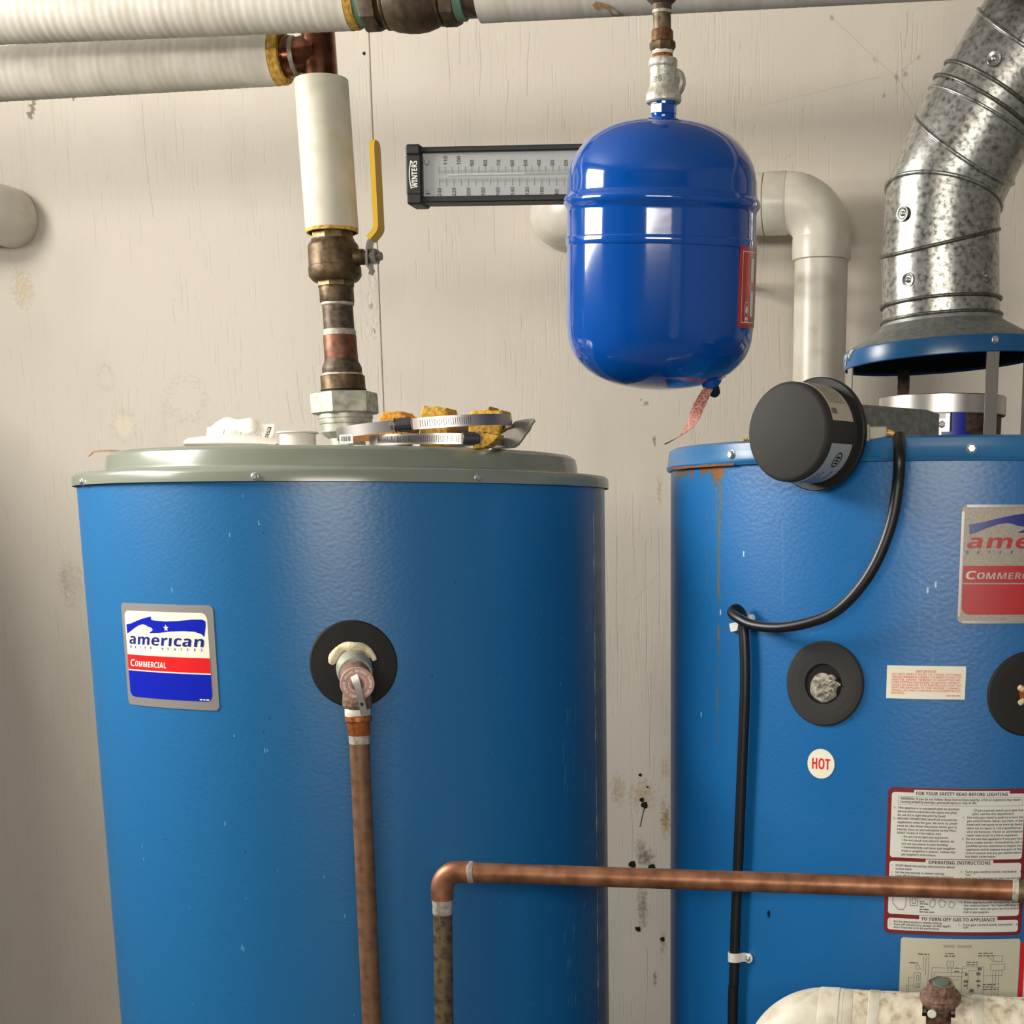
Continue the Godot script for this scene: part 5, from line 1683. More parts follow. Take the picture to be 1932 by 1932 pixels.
# ---------------------------------------------------------------- thermometer
func build_thermometer() -> void:
	var z := 0.90
	var o := at(783, 331, z)
	var e := at(1085, 325.5, z)
	var x := (e - o).normalized()
	var zz := Vector3(0, 0, 1)
	zz = (zz - x * x.z).normalized()
	var y := zz.cross(x)
	var s := mpp(o)
	var xf := Transform3D(Basis(x, y, zz), o)                             # pixels of the picture times s run along this frame
	var root := thing("thermometer", "long black cased industrial thermometer lying level, partly hidden by the expansion tank", "thermometer", o - y * 52 * s)
	var bx := func(st: SurfaceTool, x0: float, y0: float, x1: float, y1: float, z0: float, z1: float, bevel: float) -> void:
		box(st, Vector3((x1 - x0) * s, (y1 - y0) * s, z1 - z0), xf * Transform3D(Basis(), Vector3((x0 + x1) / 2 * s, (y0 + y1) / 2 * s, (z0 + z1) / 2)), bevel)
	var st := mb()
	bx.call(st, 12, 38, 395, 48, -0.022, 0.004, 0.0012)
	bx.call(st, 12, -49, 395, -38, -0.022, 0.004, 0.0012)
	bx.call(st, 12, -38, 395, 38, -0.024, -0.012, 0.0)
	part("case", st, M.plastic_black, root)
	st = mb()
	bx.call(st, -15, -36, 16, 36, -0.024, 0.0065, 0.002)
	bx.call(st, -14, 33, 15, 52, -0.024, 0.0085, 0.002)
	bx.call(st, -13, -53, 17, -33, -0.024, 0.0085, 0.002)
	part("end_cap", st, M.plastic_black, root)
	st = mb()
	bx.call(st, 360, -53, 398, 52, -0.024, 0.0085, 0.002)
	part("end_cap", st, M.plastic_black, root)
	st = mb()
	bx.call(st, 14, -38, 362, 38, -0.012, -0.0022, 0.0)
	part("scale_plate", st, mat("scale_grey", Color(0.70, 0.71, 0.71), 0.45, 0.1), root)
	var plate := root.get_child(root.get_child_count() - 1)
	var put := on_plane(xf * Transform3D(Basis(), Vector3(0, 0, -0.0019)))
	var f := func(px: float, py: float) -> Vector2:                       # from the picture's pixels to the plate
		return Vector2(px - 783, -(py - 331) - (px - 783) * 0.0182) * s
	st = mb()
	for i in 11:
		var px := 842.0 + i * 25.8
		letters(st, str(110 - i * 10), f.call(px + 3.5, 314 - (2 if i < 2 else 0)), 7.0 * s, put, 0.0, (15.5 if i < 2 else 11.0) * s, true, 0.0, PI / 2)
	for i in 9:
		var px := 829.5 + i * 28.4
		var t := str(240 - i * 20)
		letters(st, t, f.call(px + 3.5, 366.5 - i * 0.4), 7.0 * s, put, 0.0, (14.5 if t.length() == 3 else 10.0) * s, true, 0.0, PI / 2)
	letters(st, "C", f.call(810.5, 313), 9.5 * s, put, 0.0, 10 * s, false, 0.0, PI / 2)
	letters(st, "F", f.call(812, 363.5), 9.5 * s, put, 0.0, 8 * s, false, 0.0, PI / 2)
	part("numbers", st, M.print_black, plate)
	st = mb()
	for i in 105:
		var px := 829.0 + i * 2.58
		var major := i % 10 == 5
		var half := i % 5 == 0
		sheet(st, stroke(f.call(px, 327.5 - (px - 829) * 0.008), f.call(px, 327.5 - (px - 829) * 0.008 - (12.0 if half else 6.5)), (1.1 if half else 0.55) * s), put, 0.0, 0.0, 1.0)
	for i in 97:
		var px := 829.5 + i * 2.84
		var half := i % 5 == 0
		sheet(st, stroke(f.call(px, 335.5 - (px - 829) * 0.008), f.call(px, 335.5 - (px - 829) * 0.008 + (13.0 if half else 7.0)), (1.1 if half else 0.55) * s), put, 0.0, 0.0, 1.0)
	part("graduation_marks", st, M.print_grey, plate)
	st = mb()
	tube(st, [xf * Vector3(63 * s, 0.3 * s, -0.0018), xf * Vector3(360 * s, 0.3 * s, -0.0018)], 0.0014, 14)
	part("glass_tube", st, mat("tube_white", Color(0.80, 0.81, 0.80), 0.15), root)
	st = mb()
	tube(st, [xf * Vector3(213 * s, 0.3 * s, -0.0009), xf * Vector3(360 * s, 0.3 * s, -0.0009)], 0.0007, 10)
	part("liquid_column", st, mat("column_green", Color(0.55, 0.62, 0.56), 0.3), root)
	st = mb()
	bx.call(st, 17, -37.5, 360, 37.5, 0.0009, 0.0022, 0.0)
	var g := mat("window_pane", Color(0.93, 0.95, 0.94, 0.04), 0.05)
	g.transparency = BaseMaterial3D.TRANSPARENCY_ALPHA
	part("clear_cover", st, g, root)
	st = mb()
	var cap := on_plane(xf * Transform3D(Basis(), Vector3(0, 0, 0.0067)))
	letters(st, "WINTERS", Vector2(8 * s, -24 * s), 11 * s, cap, 0.0002, 47 * s, true, 0.0, PI / 2)
	var arc := []
	for i in 13:
		var u := float(i) / 12
		arc.append(Vector2(-4.0 - 3.6 * sin(PI * u), -25 + 49 * u) * s)
	for i in 12:
		sheet(st, stroke(arc[i], arc[i + 1], 1.8 * s), cap, 0.0002, 0.0, 1.0)
	part("cap_lettering", st, M.print_white, root)
	# its stem, behind the expansion tank, carries it
	st = mb()
	across(st, xf * Vector3(398 * s, 0, -0.008), xf * Vector3(460 * s, 0, -0.008), [[0.0, 0.010], [0.02, 0.010], [0.02, 0.007], [0.06, 0.006]], 20)
	part("stem", st, M.brass, root)
	st = mb()
	var knee := xf * Vector3(446 * s, 0, -0.008)
	rod(st, knee, Vector3(knee.x - 0.01, knee.y, -0.002), 0.007)
	part("wall_rod", st, M.brass, root)

# ---------------------------------------------------------------- relief valve and the copper pipes in front
func build_relief_valve() -> void:
	var g := on_tank(667, 1253, LEFT_TANK, R_TANK)
	var base := tank_point(LEFT_TANK, R_TANK + 0.0045, g.x, g.y)
	var out := Vector3(sin(g.x), -0.05, cos(g.x)).normalized()
	var root := thing("relief_valve", "small brass relief valve with a pink tag disc and steel lever on the left heater", "valve", base)
	var zc := base.z + 0.070
	var c := at(674, 1290, zc)
	out = (c - base).normalized()
	var L := (c - base).length()
	var st := mb()
	across(st, base, c, [[0.0, 0.021], [0.012, 0.021], [0.012, 0.0205]], 6, true)
	part("thread_nut", st, M.galvanized_pale, root)
	st = mb()
	across(st, base + out * 0.012, c, [[0.0, 0.0200], [0.016, 0.0200], [0.020, 0.0185], [0.030, 0.0185]], 32)
	part("collar", st, M.galvanized, root)
	st = mb()
	var ring := []
	var right_ := Vector3.UP.cross(out).normalized()
	for i in 17:
		var a := lerpf(deg_to_rad(168), deg_to_rad(18), float(i) / 16)
		ring.append(base + out * (0.006 + 0.003 * sin(i * 0.9)) + right_ * cos(a) * 0.0245 + out.cross(right_) * sin(a) * 0.0225)
	var rad := []
	for i in 17:
		rad.append([0.004, 0.0055, 0.0062, 0.0058, 0.0052, 0.0050, 0.0055, 0.0058, 0.0056, 0.0052, 0.0055, 0.0052, 0.0046, 0.0042, 0.0038, 0.0034, 0.0028][i])
	tube(st, ring, rad, 12)
	part("foam_ring", st, M.foam_cream, root)
	st = mb()
	across(st, base + out * 0.035, c, [[0.0, 0.0150], [0.010, 0.0165], [L - 0.040, 0.0172], [L - 0.037, 0.0165]], 36)
	part("body", st, M.bronze_brown, root)
	# outlet, straight down
	var d0 := c - out * 0.018
	var dn := at(676, 1400, d0.z)
	st = mb()
	stack(st, d0, dn, [[1290, 24], [1305, 26], [1318, 27], [1328, 27.5], [1332, 27.5], [1337, 24]], 36)
	part("outlet", st, M.bronze_brown, root)
	st = mb()
	stack(st, d0, dn, [[1334, 23], [1338, 24], [1350, 24], [1353, 22]], 36, false, 0.02)
	part("thread_tape", st, M.tape_white, root)
	st = mb()
	var put := on_plane(frame_of(out, c) * Transform3D(Basis(Vector3.RIGHT, -PI / 2), Vector3.ZERO))
	lathe(st, [Vector2(0, -0.0025), Vector2(0.0182, -0.0025), Vector2(0.0186, -0.0005), Vector2(0.0178, 0.0004), Vector2(0, 0.0004)], 48, frame_of(out, c))
	var disc := part("tag_disc", st, M.tag_plate, root)
	disc.set_meta("label", "round pink metal tag with small print round its rim")
	st = mb()
	for i in 40:                                                         # worn print round the rim
		if i % 7 == 3:
			continue
		var a := TAU * i / 40
		sheet(st, stroke(Vector2.from_angle(a) * 0.0130, Vector2.from_angle(a + 0.02) * 0.0158, 0.0010 + 0.0004 * (i % 3)), put, 0.0007, 0.0, 1.0)
	var rr := ellipse(Vector2.ZERO, 0.0092, 0.0092, 36)
	for i in rr.size():
		sheet(st, stroke(rr[i], rr[(i + 1) % rr.size()], 0.0007), put, 0.0007, 0.0, 1.0)
	part("lettering", st, M.print_white, disc)
	st = mb()
	across(st, c, c + out, [[0.0, 0.0065], [0.004, 0.0065], [0.006, 0.005], [0.009, 0.0045], [0.010, 0.003]], 20)
	part("lever_post", st, M.steel_bolt, root)
	st = mb()
	var zl := c.z + 0.012
	strap(st, [at(668, 1275, zl - 0.004), at(671, 1283, zl), at(675, 1295, zl + 0.002), at(680, 1315, zl + 0.001), at(686, 1340, zl - 0.001), at(688, 1349, zl - 0.002)], Vector3(0.96, 0.22, 0), [0.008, 0.0085, 0.0075, 0.0075, 0.0080, 0.0080], 0.0016)
	var lever := part("lever", st, M.aluminium, root)
	st = mb()
	var hp := at(683, 1328.5, zl + 0.0016)
	lathe(st, [Vector2(0.0018, 0.0005), Vector2(0, 0.0005)], 14, frame_of(Vector3(0, 0, 1), hp))
	part("lever_hole", st, M.hole_black, lever)
	# discharge pipe
	var q0 := at(676, 1350, d0.z)
	var q1 := at(702, 1932, d0.z)
	var q2 := q1 + (q1 - q0).normalized() * 0.75
	var pipe := thing("discharge_pipe", "upright copper pipe running down from the relief valve on the left heater", "pipe", Vector3(q2.x, maxf(q2.y, 0.1), q2.z))
	st = mb()
	stack(st, q0, q1, [[1349, 23], [1351, 25.2], [1360, 25.2], [1362, 22.5], [1364, 21.8], [1384, 21.4], [1387, 20.5]], 36)
	part("adapter", st, M.copper_fitting, pipe)
	st = mb()
	stack(st, q0, q1, [[1385, 19.5], [1388, 20.0], [1399, 19.8], [1403, 19]], 36, false, 0.008)
	part("solder_band", st, M.solder, pipe)
	st = mb()
	tube(st, [q0 + (q1 - q0).normalized() * 0.016, q2], 0.0111, 36)
	part("pipe", st, M.copper_dull, pipe)

func build_copper_run() -> void:
	var z := 1.205
	var corner := at(834, 1644, z)
	var right := at(1906, 1680, z)
	var low := at(838, 1932, z)
	var xd := (right - corner).normalized()
	var yd := (low - corner).normalized()
	var root := thing("copper_pipe", "bent copper pipe, rising before the left heater and running right across both heaters", "pipe", low)
	var r := 0.01085
	var st := mb()
	tube(st, [corner + xd * 0.025, right + xd * 1.1], r, 36)
	part("level_pipe", st, M.copper, root)
	st = mb()
	tube(st, [corner + yd * 0.024, low + yd * 0.90], r * 0.96, 36)
	part("upright_pipe", st, M.copper_tarnished, root)
	st = mb()
	tube(st, bend(corner + xd * 0.0315, corner, corner + yd * 0.0315, 0.019), r * 1.13, 36)
	part("elbow", st, M.copper, root)
	st = mb()
	across(st, corner + xd * 0.0305, right, [[0.0, r * 1.12], [0.0015, r * 1.15], [0.0035, r * 1.10], [0.0060, r * 1.05], [0.0065, r]], 36, false, 0.01)
	part("solder_ring", st, M.solder, root)
	st = mb()
	across(st, right + xd * 0.002, right + xd, [[0.0, r * 1.02], [0.002, r * 1.12], [0.006, r * 1.14], [0.007, r]], 36)
	part("solder_ring", st, M.solder, root)
	st = mb()
	across(st, corner + yd * 0.0305, low, [[0.0, r * 1.10], [0.0015, r * 1.10], [0.004, r * 1.02], [0.0165, r * 1.0], [0.0175, r * 0.95]], 36, false, 0.012)
	part("flux_band", st, M.solder, root)
	st = mb()
	across(st, right + xd * 0.008, right + xd, [[0.0, r * 1.16], [0.05, r * 1.16]], 36)
	part("coupling", st, M.copper_tarnished, root)

# ---------------------------------------------------------------- flue
func cut_ring(c: Vector3, axis: Vector3, n: Vector3, r: float, count: int) -> Array:   # where a round pipe along axis is cut by the plane through c
	var f := frame_of(axis, c)
	var out := []
	for k in count + 1:
		var e := f.basis.x * sin(TAU * k / count) + f.basis.z * cos(TAU * k / count)
		var t := -(e * r).dot(n) / axis.dot(n)
		out.append([c + e * r + axis * t, e])
	return out

func build_flue() -> void:
	var z := 0.79
	var s := mpp(at(1778, 600, z))
	var tilt := Basis(Vector3(0, 0, 1), deg_to_rad(3.6))
	var hub := at(1778, 686, z)                                          # middle of the hood's rim
	var up := tilt * Vector3.UP
	# draft hood
	var hood := thing("draft_hood", "flared metal draft hood with a blue rim, standing on straps over the right heater", "flue hood", Vector3(hub.x, front_height(819, RIGHT_TANK, 0.337), hub.z))
	var xf := Transform3D(tilt, hub)
	var st := mb()
	lathe(st, [Vector2(184 * s, -0.001), Vector2(186 * s, 0.0), Vector2(186.5 * s, 0.0165), Vector2(185 * s, 0.0185)], 96, xf)
	lathe(st, [Vector2(184 * s, -0.001), Vector2(184 * s, 0.0185)], 96, xf)
	part("rim_band", st, M.hood_blue, hood)
	st = mb()
	lathe(st, [Vector2(185.5 * s, 0.018), Vector2(181 * s, 0.0205), Vector2(150 * s, 0.030), Vector2(122 * s, 0.0405), Vector2(113.5 * s, 0.0445), Vector2(112.5 * s, 0.0490)], 96, xf)
	part("cone", st, M.sheet_zinc, hood)
	st = mb()
	lathe(st, [Vector2(183 * s, 0.002), Vector2(179 * s, 0.016), Vector2(115 * s, 0.038), Vector2(112 * s, 0.044)], 96, xf)  # near-black inner face of the hood
	part("black_lining", st, M.hole_black, hood)
	st = mb()
	# straps: two in front, two behind
	var y_low := front_height(819, RIGHT_TANK, 0.337)
	var strap_at := func(th: float, m: Material) -> void:
		var e := Vector3(sin(th), 0, cos(th))
		var rim := hub + tilt * (e * 184.5 * s)
		var b := mb()
		strap(b, [rim + up * 0.006 - e * 0.0012, rim - e * 0.0014, rim - Vector3(0, 0.012, 0) - e * 0.0016, Vector3(rim.x, y_low + 0.02, rim.z) - e * 0.001, Vector3(rim.x, y_low + 0.0002, rim.z)], e.cross(Vector3.UP), 0.0160, 0.0018)
		part("strap", b, m, hood)
	strap_at.call(0.52, M.aluminium_grey)
	strap_at.call(-1.20, M.aluminium_grey)
	strap_at.call(2.05, M.aluminium_grey)
	strap_at.call(3.58, M.rusty_brown)
	for th in [0.53, -1.20]:
		var e := Vector3(sin(th), 0, cos(th))
		screw(hood, hub + tilt * (e * 186.5 * s) + up * 0.0115, (tilt * e), 0.0036, M.zinc)
	st = mb()                                                            # torn paint at the left of the rim
	var put := func(p: Vector2, lift: float) -> Vector3:
		var th := -1.33 + p.x
		return hub + tilt * (Vector3(sin(th), 0, cos(th)) * (186.6 * s + lift)) + up * p.y
	sheet(st, [Vector2(0.0, 0.003), Vector2(0.06, 0.004), Vector2(0.10, 0.011), Vector2(0.20, 0.012), Vector2(0.30, 0.0185), Vector2(0.22, 0.0185), Vector2(0.14, 0.0150), Vector2(0.05, 0.0135), Vector2(0.03, 0.008)], put, 0.0004, 0.0, 0.03)
	part("bare_patch", st, M.solder, hood)
	# the pipe: gores of an adjustable elbow, cut by slanting planes
	var root := thing("flue_pipe", "galvanized round flue pipe bending up to the right from the draft hood", "flue", at(1776, 603, z))
	var a1 := (at(1773, 460, z) - at(1775, 600, z)).normalized()
	var a3 := Vector3(sin(deg_to_rad(17)), cos(deg_to_rad(17)), 0.0)
	var a4 := Vector3(sin(deg_to_rad(31)), cos(deg_to_rad(31)), 0.0)
	var R := 109.0 * s
	var planes := [
		[at(1775.5, 603, z), up, R * 1.0],
		[at(1775, 573, z), up, R * 1.0],
		[at(1773, 459, z), Vector3(-0.20, 1, 0.17), R],
		[at(1780, 374, z), Vector3(0.18, 1, -0.20), R * 0.985],
		[at(1819, 283, z), Vector3(0.56, 0.83, 0.29), R * 0.98],
		[at(1851, 221, z), Vector3(0.47, 0.88, 0.04), R * 0.985],
		[at(1860, 205, z), Vector3(0.50, 0.86, 0.02), R * 0.985],
		[at(1877, 180, z), Vector3(0.52, 0.85, 0.02), R * 0.96],
		[at(1941, 82, z), Vector3(0.55, 0.83, 0.30), R * 0.985],
		[at(2010, -40, z), Vector3(0.52, 0.85, 0.0), R * 0.985],
		[at(2010, -40, z) + a4 * 0.44, Vector3(0.52, 0.85, 0.0), R * 0.985]]
	var axes := [up, a1, a1, a3, a4, a4, a4, a4, a4, a4]
	var n := 72
	var rings := []
	for i in planes.size():
		var axis: Vector3 = ((axes[maxi(i - 1, 0)] as Vector3) + axes[mini(i, axes.size() - 1)]).normalized()
		rings.append(cut_ring(planes[i][0], axis, (planes[i][1] as Vector3).normalized(), planes[i][2], n))
	for i in planes.size() - 1:
		var lo: Array = rings[i]
		var hi: Array = rings[i + 1]
		st = mb()
		for k in n:
			tri(st, lo[k][0], lo[k + 1][0], hi[k + 1][0], lo[k][1], lo[k + 1][1], hi[k + 1][1])
			tri(st, lo[k][0], hi[k + 1][0], hi[k][0], lo[k][1], hi[k + 1][1], hi[k][1])
		part("duct_section", st, M.duct, root)
	# raised beads where the sections turn in one another
	for i in planes.size() - 1:
		var path := []
		for k in n + 1:
			path.append(rings[i][k][0] + rings[i][k][1] * [0.0022, 0.0018, 0.0004, 0.0006, 0.0008, 0.0006, 0.0010, 0.0012, 0.0008, 0.0008][i])
		st = mb()
		tube(st, path, [0.0020, 0.0020, 0.0022, 0.0024, 0.0024, 0.0018, 0.0022, 0.0022, 0.0024, 0.0022][i], 10, false)
		part("bead", st, M.duct_dark if i in [0, 1, 2, 6, 7] else M.duct, root)
	# pressed dimples with a rivet in each
	for q in [[1703, 403, a1], [1713, 528, a1], [1876, 110, a4], [1862, 520, a1]]:
		var axis: Vector3 = q[2]
		var c0: Vector3 = at(1774, 500, z) if axis == a1 else at(1860, 205, z)
		# the point of the pipe's surface that is seen at that pixel
		var dr := ray(q[0], q[1])
		dr = dr.normalized()
		var w := view.origin - c0
		var dv := dr - axis * dr.dot(axis)
		var wv := w - axis * w.dot(axis)
		var aa := dv.dot(dv)
		var bb := dv.dot(wv)
		var disc := maxf(bb * bb - aa * (wv.dot(wv) - R * R), 0.0)
		var hit := view.origin + dr * ((-bb - sqrt(disc)) / aa)
		var e := (hit - c0)
		e = (e - axis * e.dot(axis)).normalized()
		st = mb()
		lathe(st, [Vector2(0.0085, -0.0004), Vector2(0.0078, 0.0012), Vector2(0.0066, 0.0012), Vector2(0.0050, 0.0002), Vector2(0.0034, 0.0002), Vector2(0.0030, 0.0018), Vector2(0.0018, 0.0026), Vector2(0, 0.0028)], 28, frame_of(e, hit))
		part("rivet", st, M.duct, root)
	st = mb()                                                            # black pencil marks on the joint
	var mk := func(p: Vector2, lift: float) -> Vector3:
		var dr := ray(1783 + p.x, 147 - p.y).normalized()
		var w := view.origin - at(1860, 205, z)
		var dv := dr - a4 * dr.dot(a4)
		var wv := w - a4 * w.dot(a4)
		var rr := R * 1.0 + lift
		var q := dv.dot(wv) * dv.dot(wv) - dv.dot(dv) * (wv.dot(wv) - rr * rr)
		return view.origin + dr * ((-dv.dot(wv) - sqrt(maxf(q, 0.0))) / dv.dot(dv))
	sheet(st, [Vector2(0, -4), Vector2(4, -3), Vector2(9, 3), Vector2(3, 2)], mk, 0.0008, 0.0, 20.0)
	part("ink_mark", st, M.hole_black, root)
	st = mb()
	sheet(st, [Vector2(12, -6), Vector2(16, -5), Vector2(19, 2), Vector2(14, 3)], mk, 0.0008, 0.0, 20.0)
	part("ink_mark", st, M.hole_black, root)

# ---------------------------------------------------------------- vent damper, its motor and the cable
func build_damper_and_cable() -> void:
	var c := RIGHT_TANK + Vector3(0.012, 0, 0)
	c.x = at(1778, 760, 0.79).x
	var y_lid := front_height(819, RIGHT_TANK, 0.337)
	var root := thing("vent_damper", "motorised vent damper: metal collar, grey arm and round black motor over the right heater's rim", "vent damper", Vector3(c.x, y_lid, c.z))
	var s := mpp(at(1778, 750, 0.79))
	var y1 := front_height(741, c, 118 * s)
	var y0 := front_height(779, c, 118 * s)
	var ax := Transform3D(Basis(), Vector3(c.x, 0, c.z))
	var st := mb()
	lathe(st, [Vector2(117 * s, y0), Vector2(118.5 * s, y0 + 0.001), Vector2(118.5 * s, y1 - 0.001), Vector2(117 * s, y1), Vector2(114 * s, y1), Vector2(114 * s, y0)], 96, ax)
	part("collar_band", st, M.aluminium, root)
	st = mb()
	lathe(st, [Vector2(111 * s, y_lid + 0.0004), Vector2(111 * s, y1 - 0.004)], 80, ax)
	lathe(st, [Vector2(108 * s, y_lid + 0.0004), Vector2(108 * s, y1 - 0.004)], 80, ax)
	part("pipe_stub", st, M.rusty_brown, root)
	# motor, its axis turned away to the right
	var n := Vector3(-0.47, 0.0, 0.883).normalized()
	var back := at(1545, 820, 1.12)
	var ms := mpp(back)
	var l := 0.060
	var front := back + n * l
	var rb := 103.0 * ms
	var rf := 91.0 * ms * 0.975
	st = mb()
	across(st, back, front, [[0.004, rf], [l - 0.005, rf], [l - 0.0015, rf - 0.0016], [l, rf - 0.0045]], 72)
	var motor := part("motor_housing", st, M.case_black, root)
	motor.set_meta("label", "round black motor can with two rating labels round its side")
	st = mb()
	across(st, back - n * 0.003, front, [[0.0, rb - 0.001], [0.001, rb], [0.006, rb], [0.007, rb - 0.001]], 72)
	part("motor_flange", st, M.plastic_black, root)
	var mx := frame_of(n, back)
	var skin := func(p: Vector2, lift: float) -> Vector3:
		var a := p.x / rf
		return mx.origin + n * p.y + (Vector3.UP.cross(n).normalized() * cos(a) + Vector3.UP * sin(a)) * (rf + lift)
	st = mb()
	sheet(st, rect(rf * deg_to_rad(12), 0.011, rf * deg_to_rad(100), l - 0.011), skin, 0.0004, 0.0004, 0.005)
	var lab := part("rating_label", st, mat("label_tan", Color(0.72, 0.68, 0.60), 0.5), motor)
	lab.set_meta("label", "tan rating label on the upper side of the motor")
	st = mb()
	sheet(st, rect(rf * deg_to_rad(-95), 0.011, rf * deg_to_rad(-14), l - 0.011), skin, 0.0004, 0.0004, 0.005)
	var lab2 := part("approval_label", st, mat("label_bluegrey", Color(0.62, 0.64, 0.65), 0.5), motor)
	lab2.set_meta("label", "grey approval label on the lower side of the motor")
	st = mb()
	for i in 8:
		greek(st, Vector2(rf * deg_to_rad(34), l - 0.0165 - i * 0.0036), 0.0013, rf * deg_to_rad([50.0, 44.0, 58.0, 26.0, 54.0, 34.0, 18.0, 58.0][i]), skin, 0.0007, i + 3)
	sheet(st, rect(rf * deg_to_rad(20), l - 0.0215, rf * deg_to_rad(27), l - 0.0125), skin, 0.0007, 0.0, 0.004)
	part("lettering", st, M.print_grey, lab)
	st = mb()
	var oval := ellipse(Vector2(rf * deg_to_rad(-34), l * 0.48), 0.0078, 0.0062, 28)
	for i in oval.size():
		sheet(st, stroke(oval[i], oval[(i + 1) % oval.size()], 0.0014), skin, 0.0007, 0.0, 1.0)
	for q in [[-0.0042, 0.0016], [-0.0012, 0.0016], [0.0018, 0.0022]]:
		sheet(st, rect(rf * deg_to_rad(-34) + q[0], l * 0.48 - 0.0032, rf * deg_to_rad(-34) + q[0] + q[1], l * 0.48 + 0.0032), skin, 0.0007, 0.0, 1.0)
	for i in 4:
		greek(st, Vector2(rf * deg_to_rad(-82), l - 0.017 - i * 0.007), 0.0014, rf * deg_to_rad([28.0, 30.0, 20.0, 32.0][i]), skin, 0.0007, i + 21)
	part("lettering", st, M.print_black, lab2)
	# the sheet metal arm from the motor to the collar
	var e1 := at(1760, 800, 0.96)
	var to_collar := Vector3(-n.x, 0, -n.z)
	st = mb()
	var side := to_collar.cross(Vector3.UP).normalized()
	var b0 := back - n * 0.002
	var reach := 0.195
	var w := 0.062
	var y_hi := at(1640, 768, back.z - 0.05).y
	var y_hi2 := at(1755, 785, 0.93).y
	var outline := [Vector2(0, y_lid + 0.002), Vector2(reach, y_lid + 0.002), Vector2(reach, y_hi2), Vector2(reach * 0.85, y_hi2 + 0.003), Vector2(0.03, y_hi), Vector2(0, y_hi + 0.001)]
	for q in [-1, 1]:
		var f := Transform3D(Basis(to_collar, Vector3.UP, to_collar.cross(Vector3.UP)), Vector3(b0.x, 0, b0.z) + side * w / 2 * q)
		slab(st, outline, 0.0014, f)
	for i in [2, 3, 4]:
		var p: Vector2 = outline[i]
		var q: Vector2 = outline[i + 1]
		var u := Vector3(b0.x, 0, b0.z)
		var a := u + to_collar * p.x + Vector3(0, p.y, 0)
		var b := u + to_collar * q.x + Vector3(0, q.y, 0)
		quad(st, a - side * w / 2, b - side * w / 2, b + side * w / 2, a + side * w / 2, Vector3.UP)
	part("arm", st, M.sheet_zinc, root)
	# bits at the collar's foot: a white tab, a rivet on a bright plate and a blue clip
	var foot := func(px: float, py: float) -> Vector2: return on_tank(px, py, c, 114 * s)
	var tab := func(x0: float, x1: float, yy0: float, yy1: float, m: Material, called: String, lift: float) -> void:
		var a: Vector2 = foot.call(x0, yy1)
		var b: Vector2 = foot.call(x1, yy0)
		var q := mb()
		sheet(q, rect(0, 0, (b.x - a.x) * 114 * s, b.y - a.y), on_curve(c, 114 * s, a.x, a.y), lift, lift, 0.008)
		part(called, q, m, root)
	tab.call(1757, 1792, 780, 822, M.aluminium, "hinge_plate", 0.003)
	tab.call(1764, 1784, 780, 790, M.plastic_white, "white_tab", 0.005)
	tab.call(1793, 1818, 779, 822, M.plastic_blue, "blue_clip", 0.006)
	tab.call(1776, 1824, 815, 824, M.plastic_blue, "blue_clip_foot", 0.007)
	var rv: Vector2 = foot.call(1777, 801)
	screw(root, tank_point(c, 114 * s + 0.003, rv.x, rv.y), Vector3(sin(rv.x), 0, cos(rv.x)), 0.0032, M.steel_dark, "rivet")
	# plug and wires
	var k0 := at(1620, 818, back.z - 0.006)
	var k1 := at(1672, 817, back.z - 0.010)
	st = mb()
	var kx := (k1 - k0).normalized()
	var kf := Transform3D(Basis(kx, Vector3.UP, kx.cross(Vector3.UP)), (k0 + k1) / 2)
	box(st, Vector3((k1 - k0).length(), 0.0125, 0.013), kf, 0.001)
	box(st, Vector3(0.010, 0.0165, 0.015), Transform3D(kf.basis, k0 + kx * 0.006), 0.001)
	box(st, Vector3(0.004, 0.022, 0.004), Transform3D(kf.basis, k0 + kx * 0.001), 0.0008)
	part("plug", st, M.plastic_grey, root)
	var cable_start := at(1696, 826, back.z + 0.006)
	for i in 3:
		st = mb()
		var dz := Vector3(0, 0, 0.002 * (i - 1))
		tube(st, smooth_path([k1 + Vector3(-0.002, 0.003 - i * 0.0028, 0) + dz, at(1680, 813 + i * 4, back.z - 0.004) + dz, at(1689, 820 + i * 3, back.z) + dz, cable_start + Vector3(-0.002 + i * 0.001, -0.006, 0) + dz], 6), 0.0011, 8)
		part("wire", st, [M.wire_yellow, M.wire_white, M.wire_orange][i], root)
	# the sleeved cable
	var cable := thing("cable", "black sleeved cable hooking down the right heater from the damper motor", "cable", tank_point(RIGHT_TANK, R_TANK + 0.012, on_tank(1384, 1932, RIGHT_TANK, R_TANK).x, 0.95))
	var pts := []
	var off := func(px: float, py: float, lift: float) -> void:
		var q := on_tank(px, py, RIGHT_TANK, R_TANK + lift)
		pts.append(tank_point(RIGHT_TANK, R_TANK + lift, q.x, q.y))
	pts.append(cable_start + Vector3(0, 0.001, 0))
	for q in [[1697, 860, 0.034], [1694, 915, 0.033], [1682, 985, 0.033], [1656, 1055, 0.034], [1620, 1112, 0.035], [1576, 1154, 0.035], [1528, 1174, 0.035], [1472, 1184, 0.035], [1424, 1180, 0.034], [1396, 1168, 0.032], [1381, 1156, 0.026], [1389, 1148, 0.018], [1399, 1158, 0.011], [1402, 1178, 0.0095], [1405, 1220, 0.0095], [1406, 1290, 0.0095], [1403, 1380, 0.0095], [1398, 1500, 0.0095], [1393, 1620, 0.0095], [1388, 1740, 0.0095], [1385, 1850, 0.0095], [1382, 1940, 0.0095]]:
		off.call(q[0], q[1], q[2])
	pts.append(pts[-1] + Vector3(-0.001, -0.45, 0))
	var path := smooth_path(pts, 7)
	var rad := []
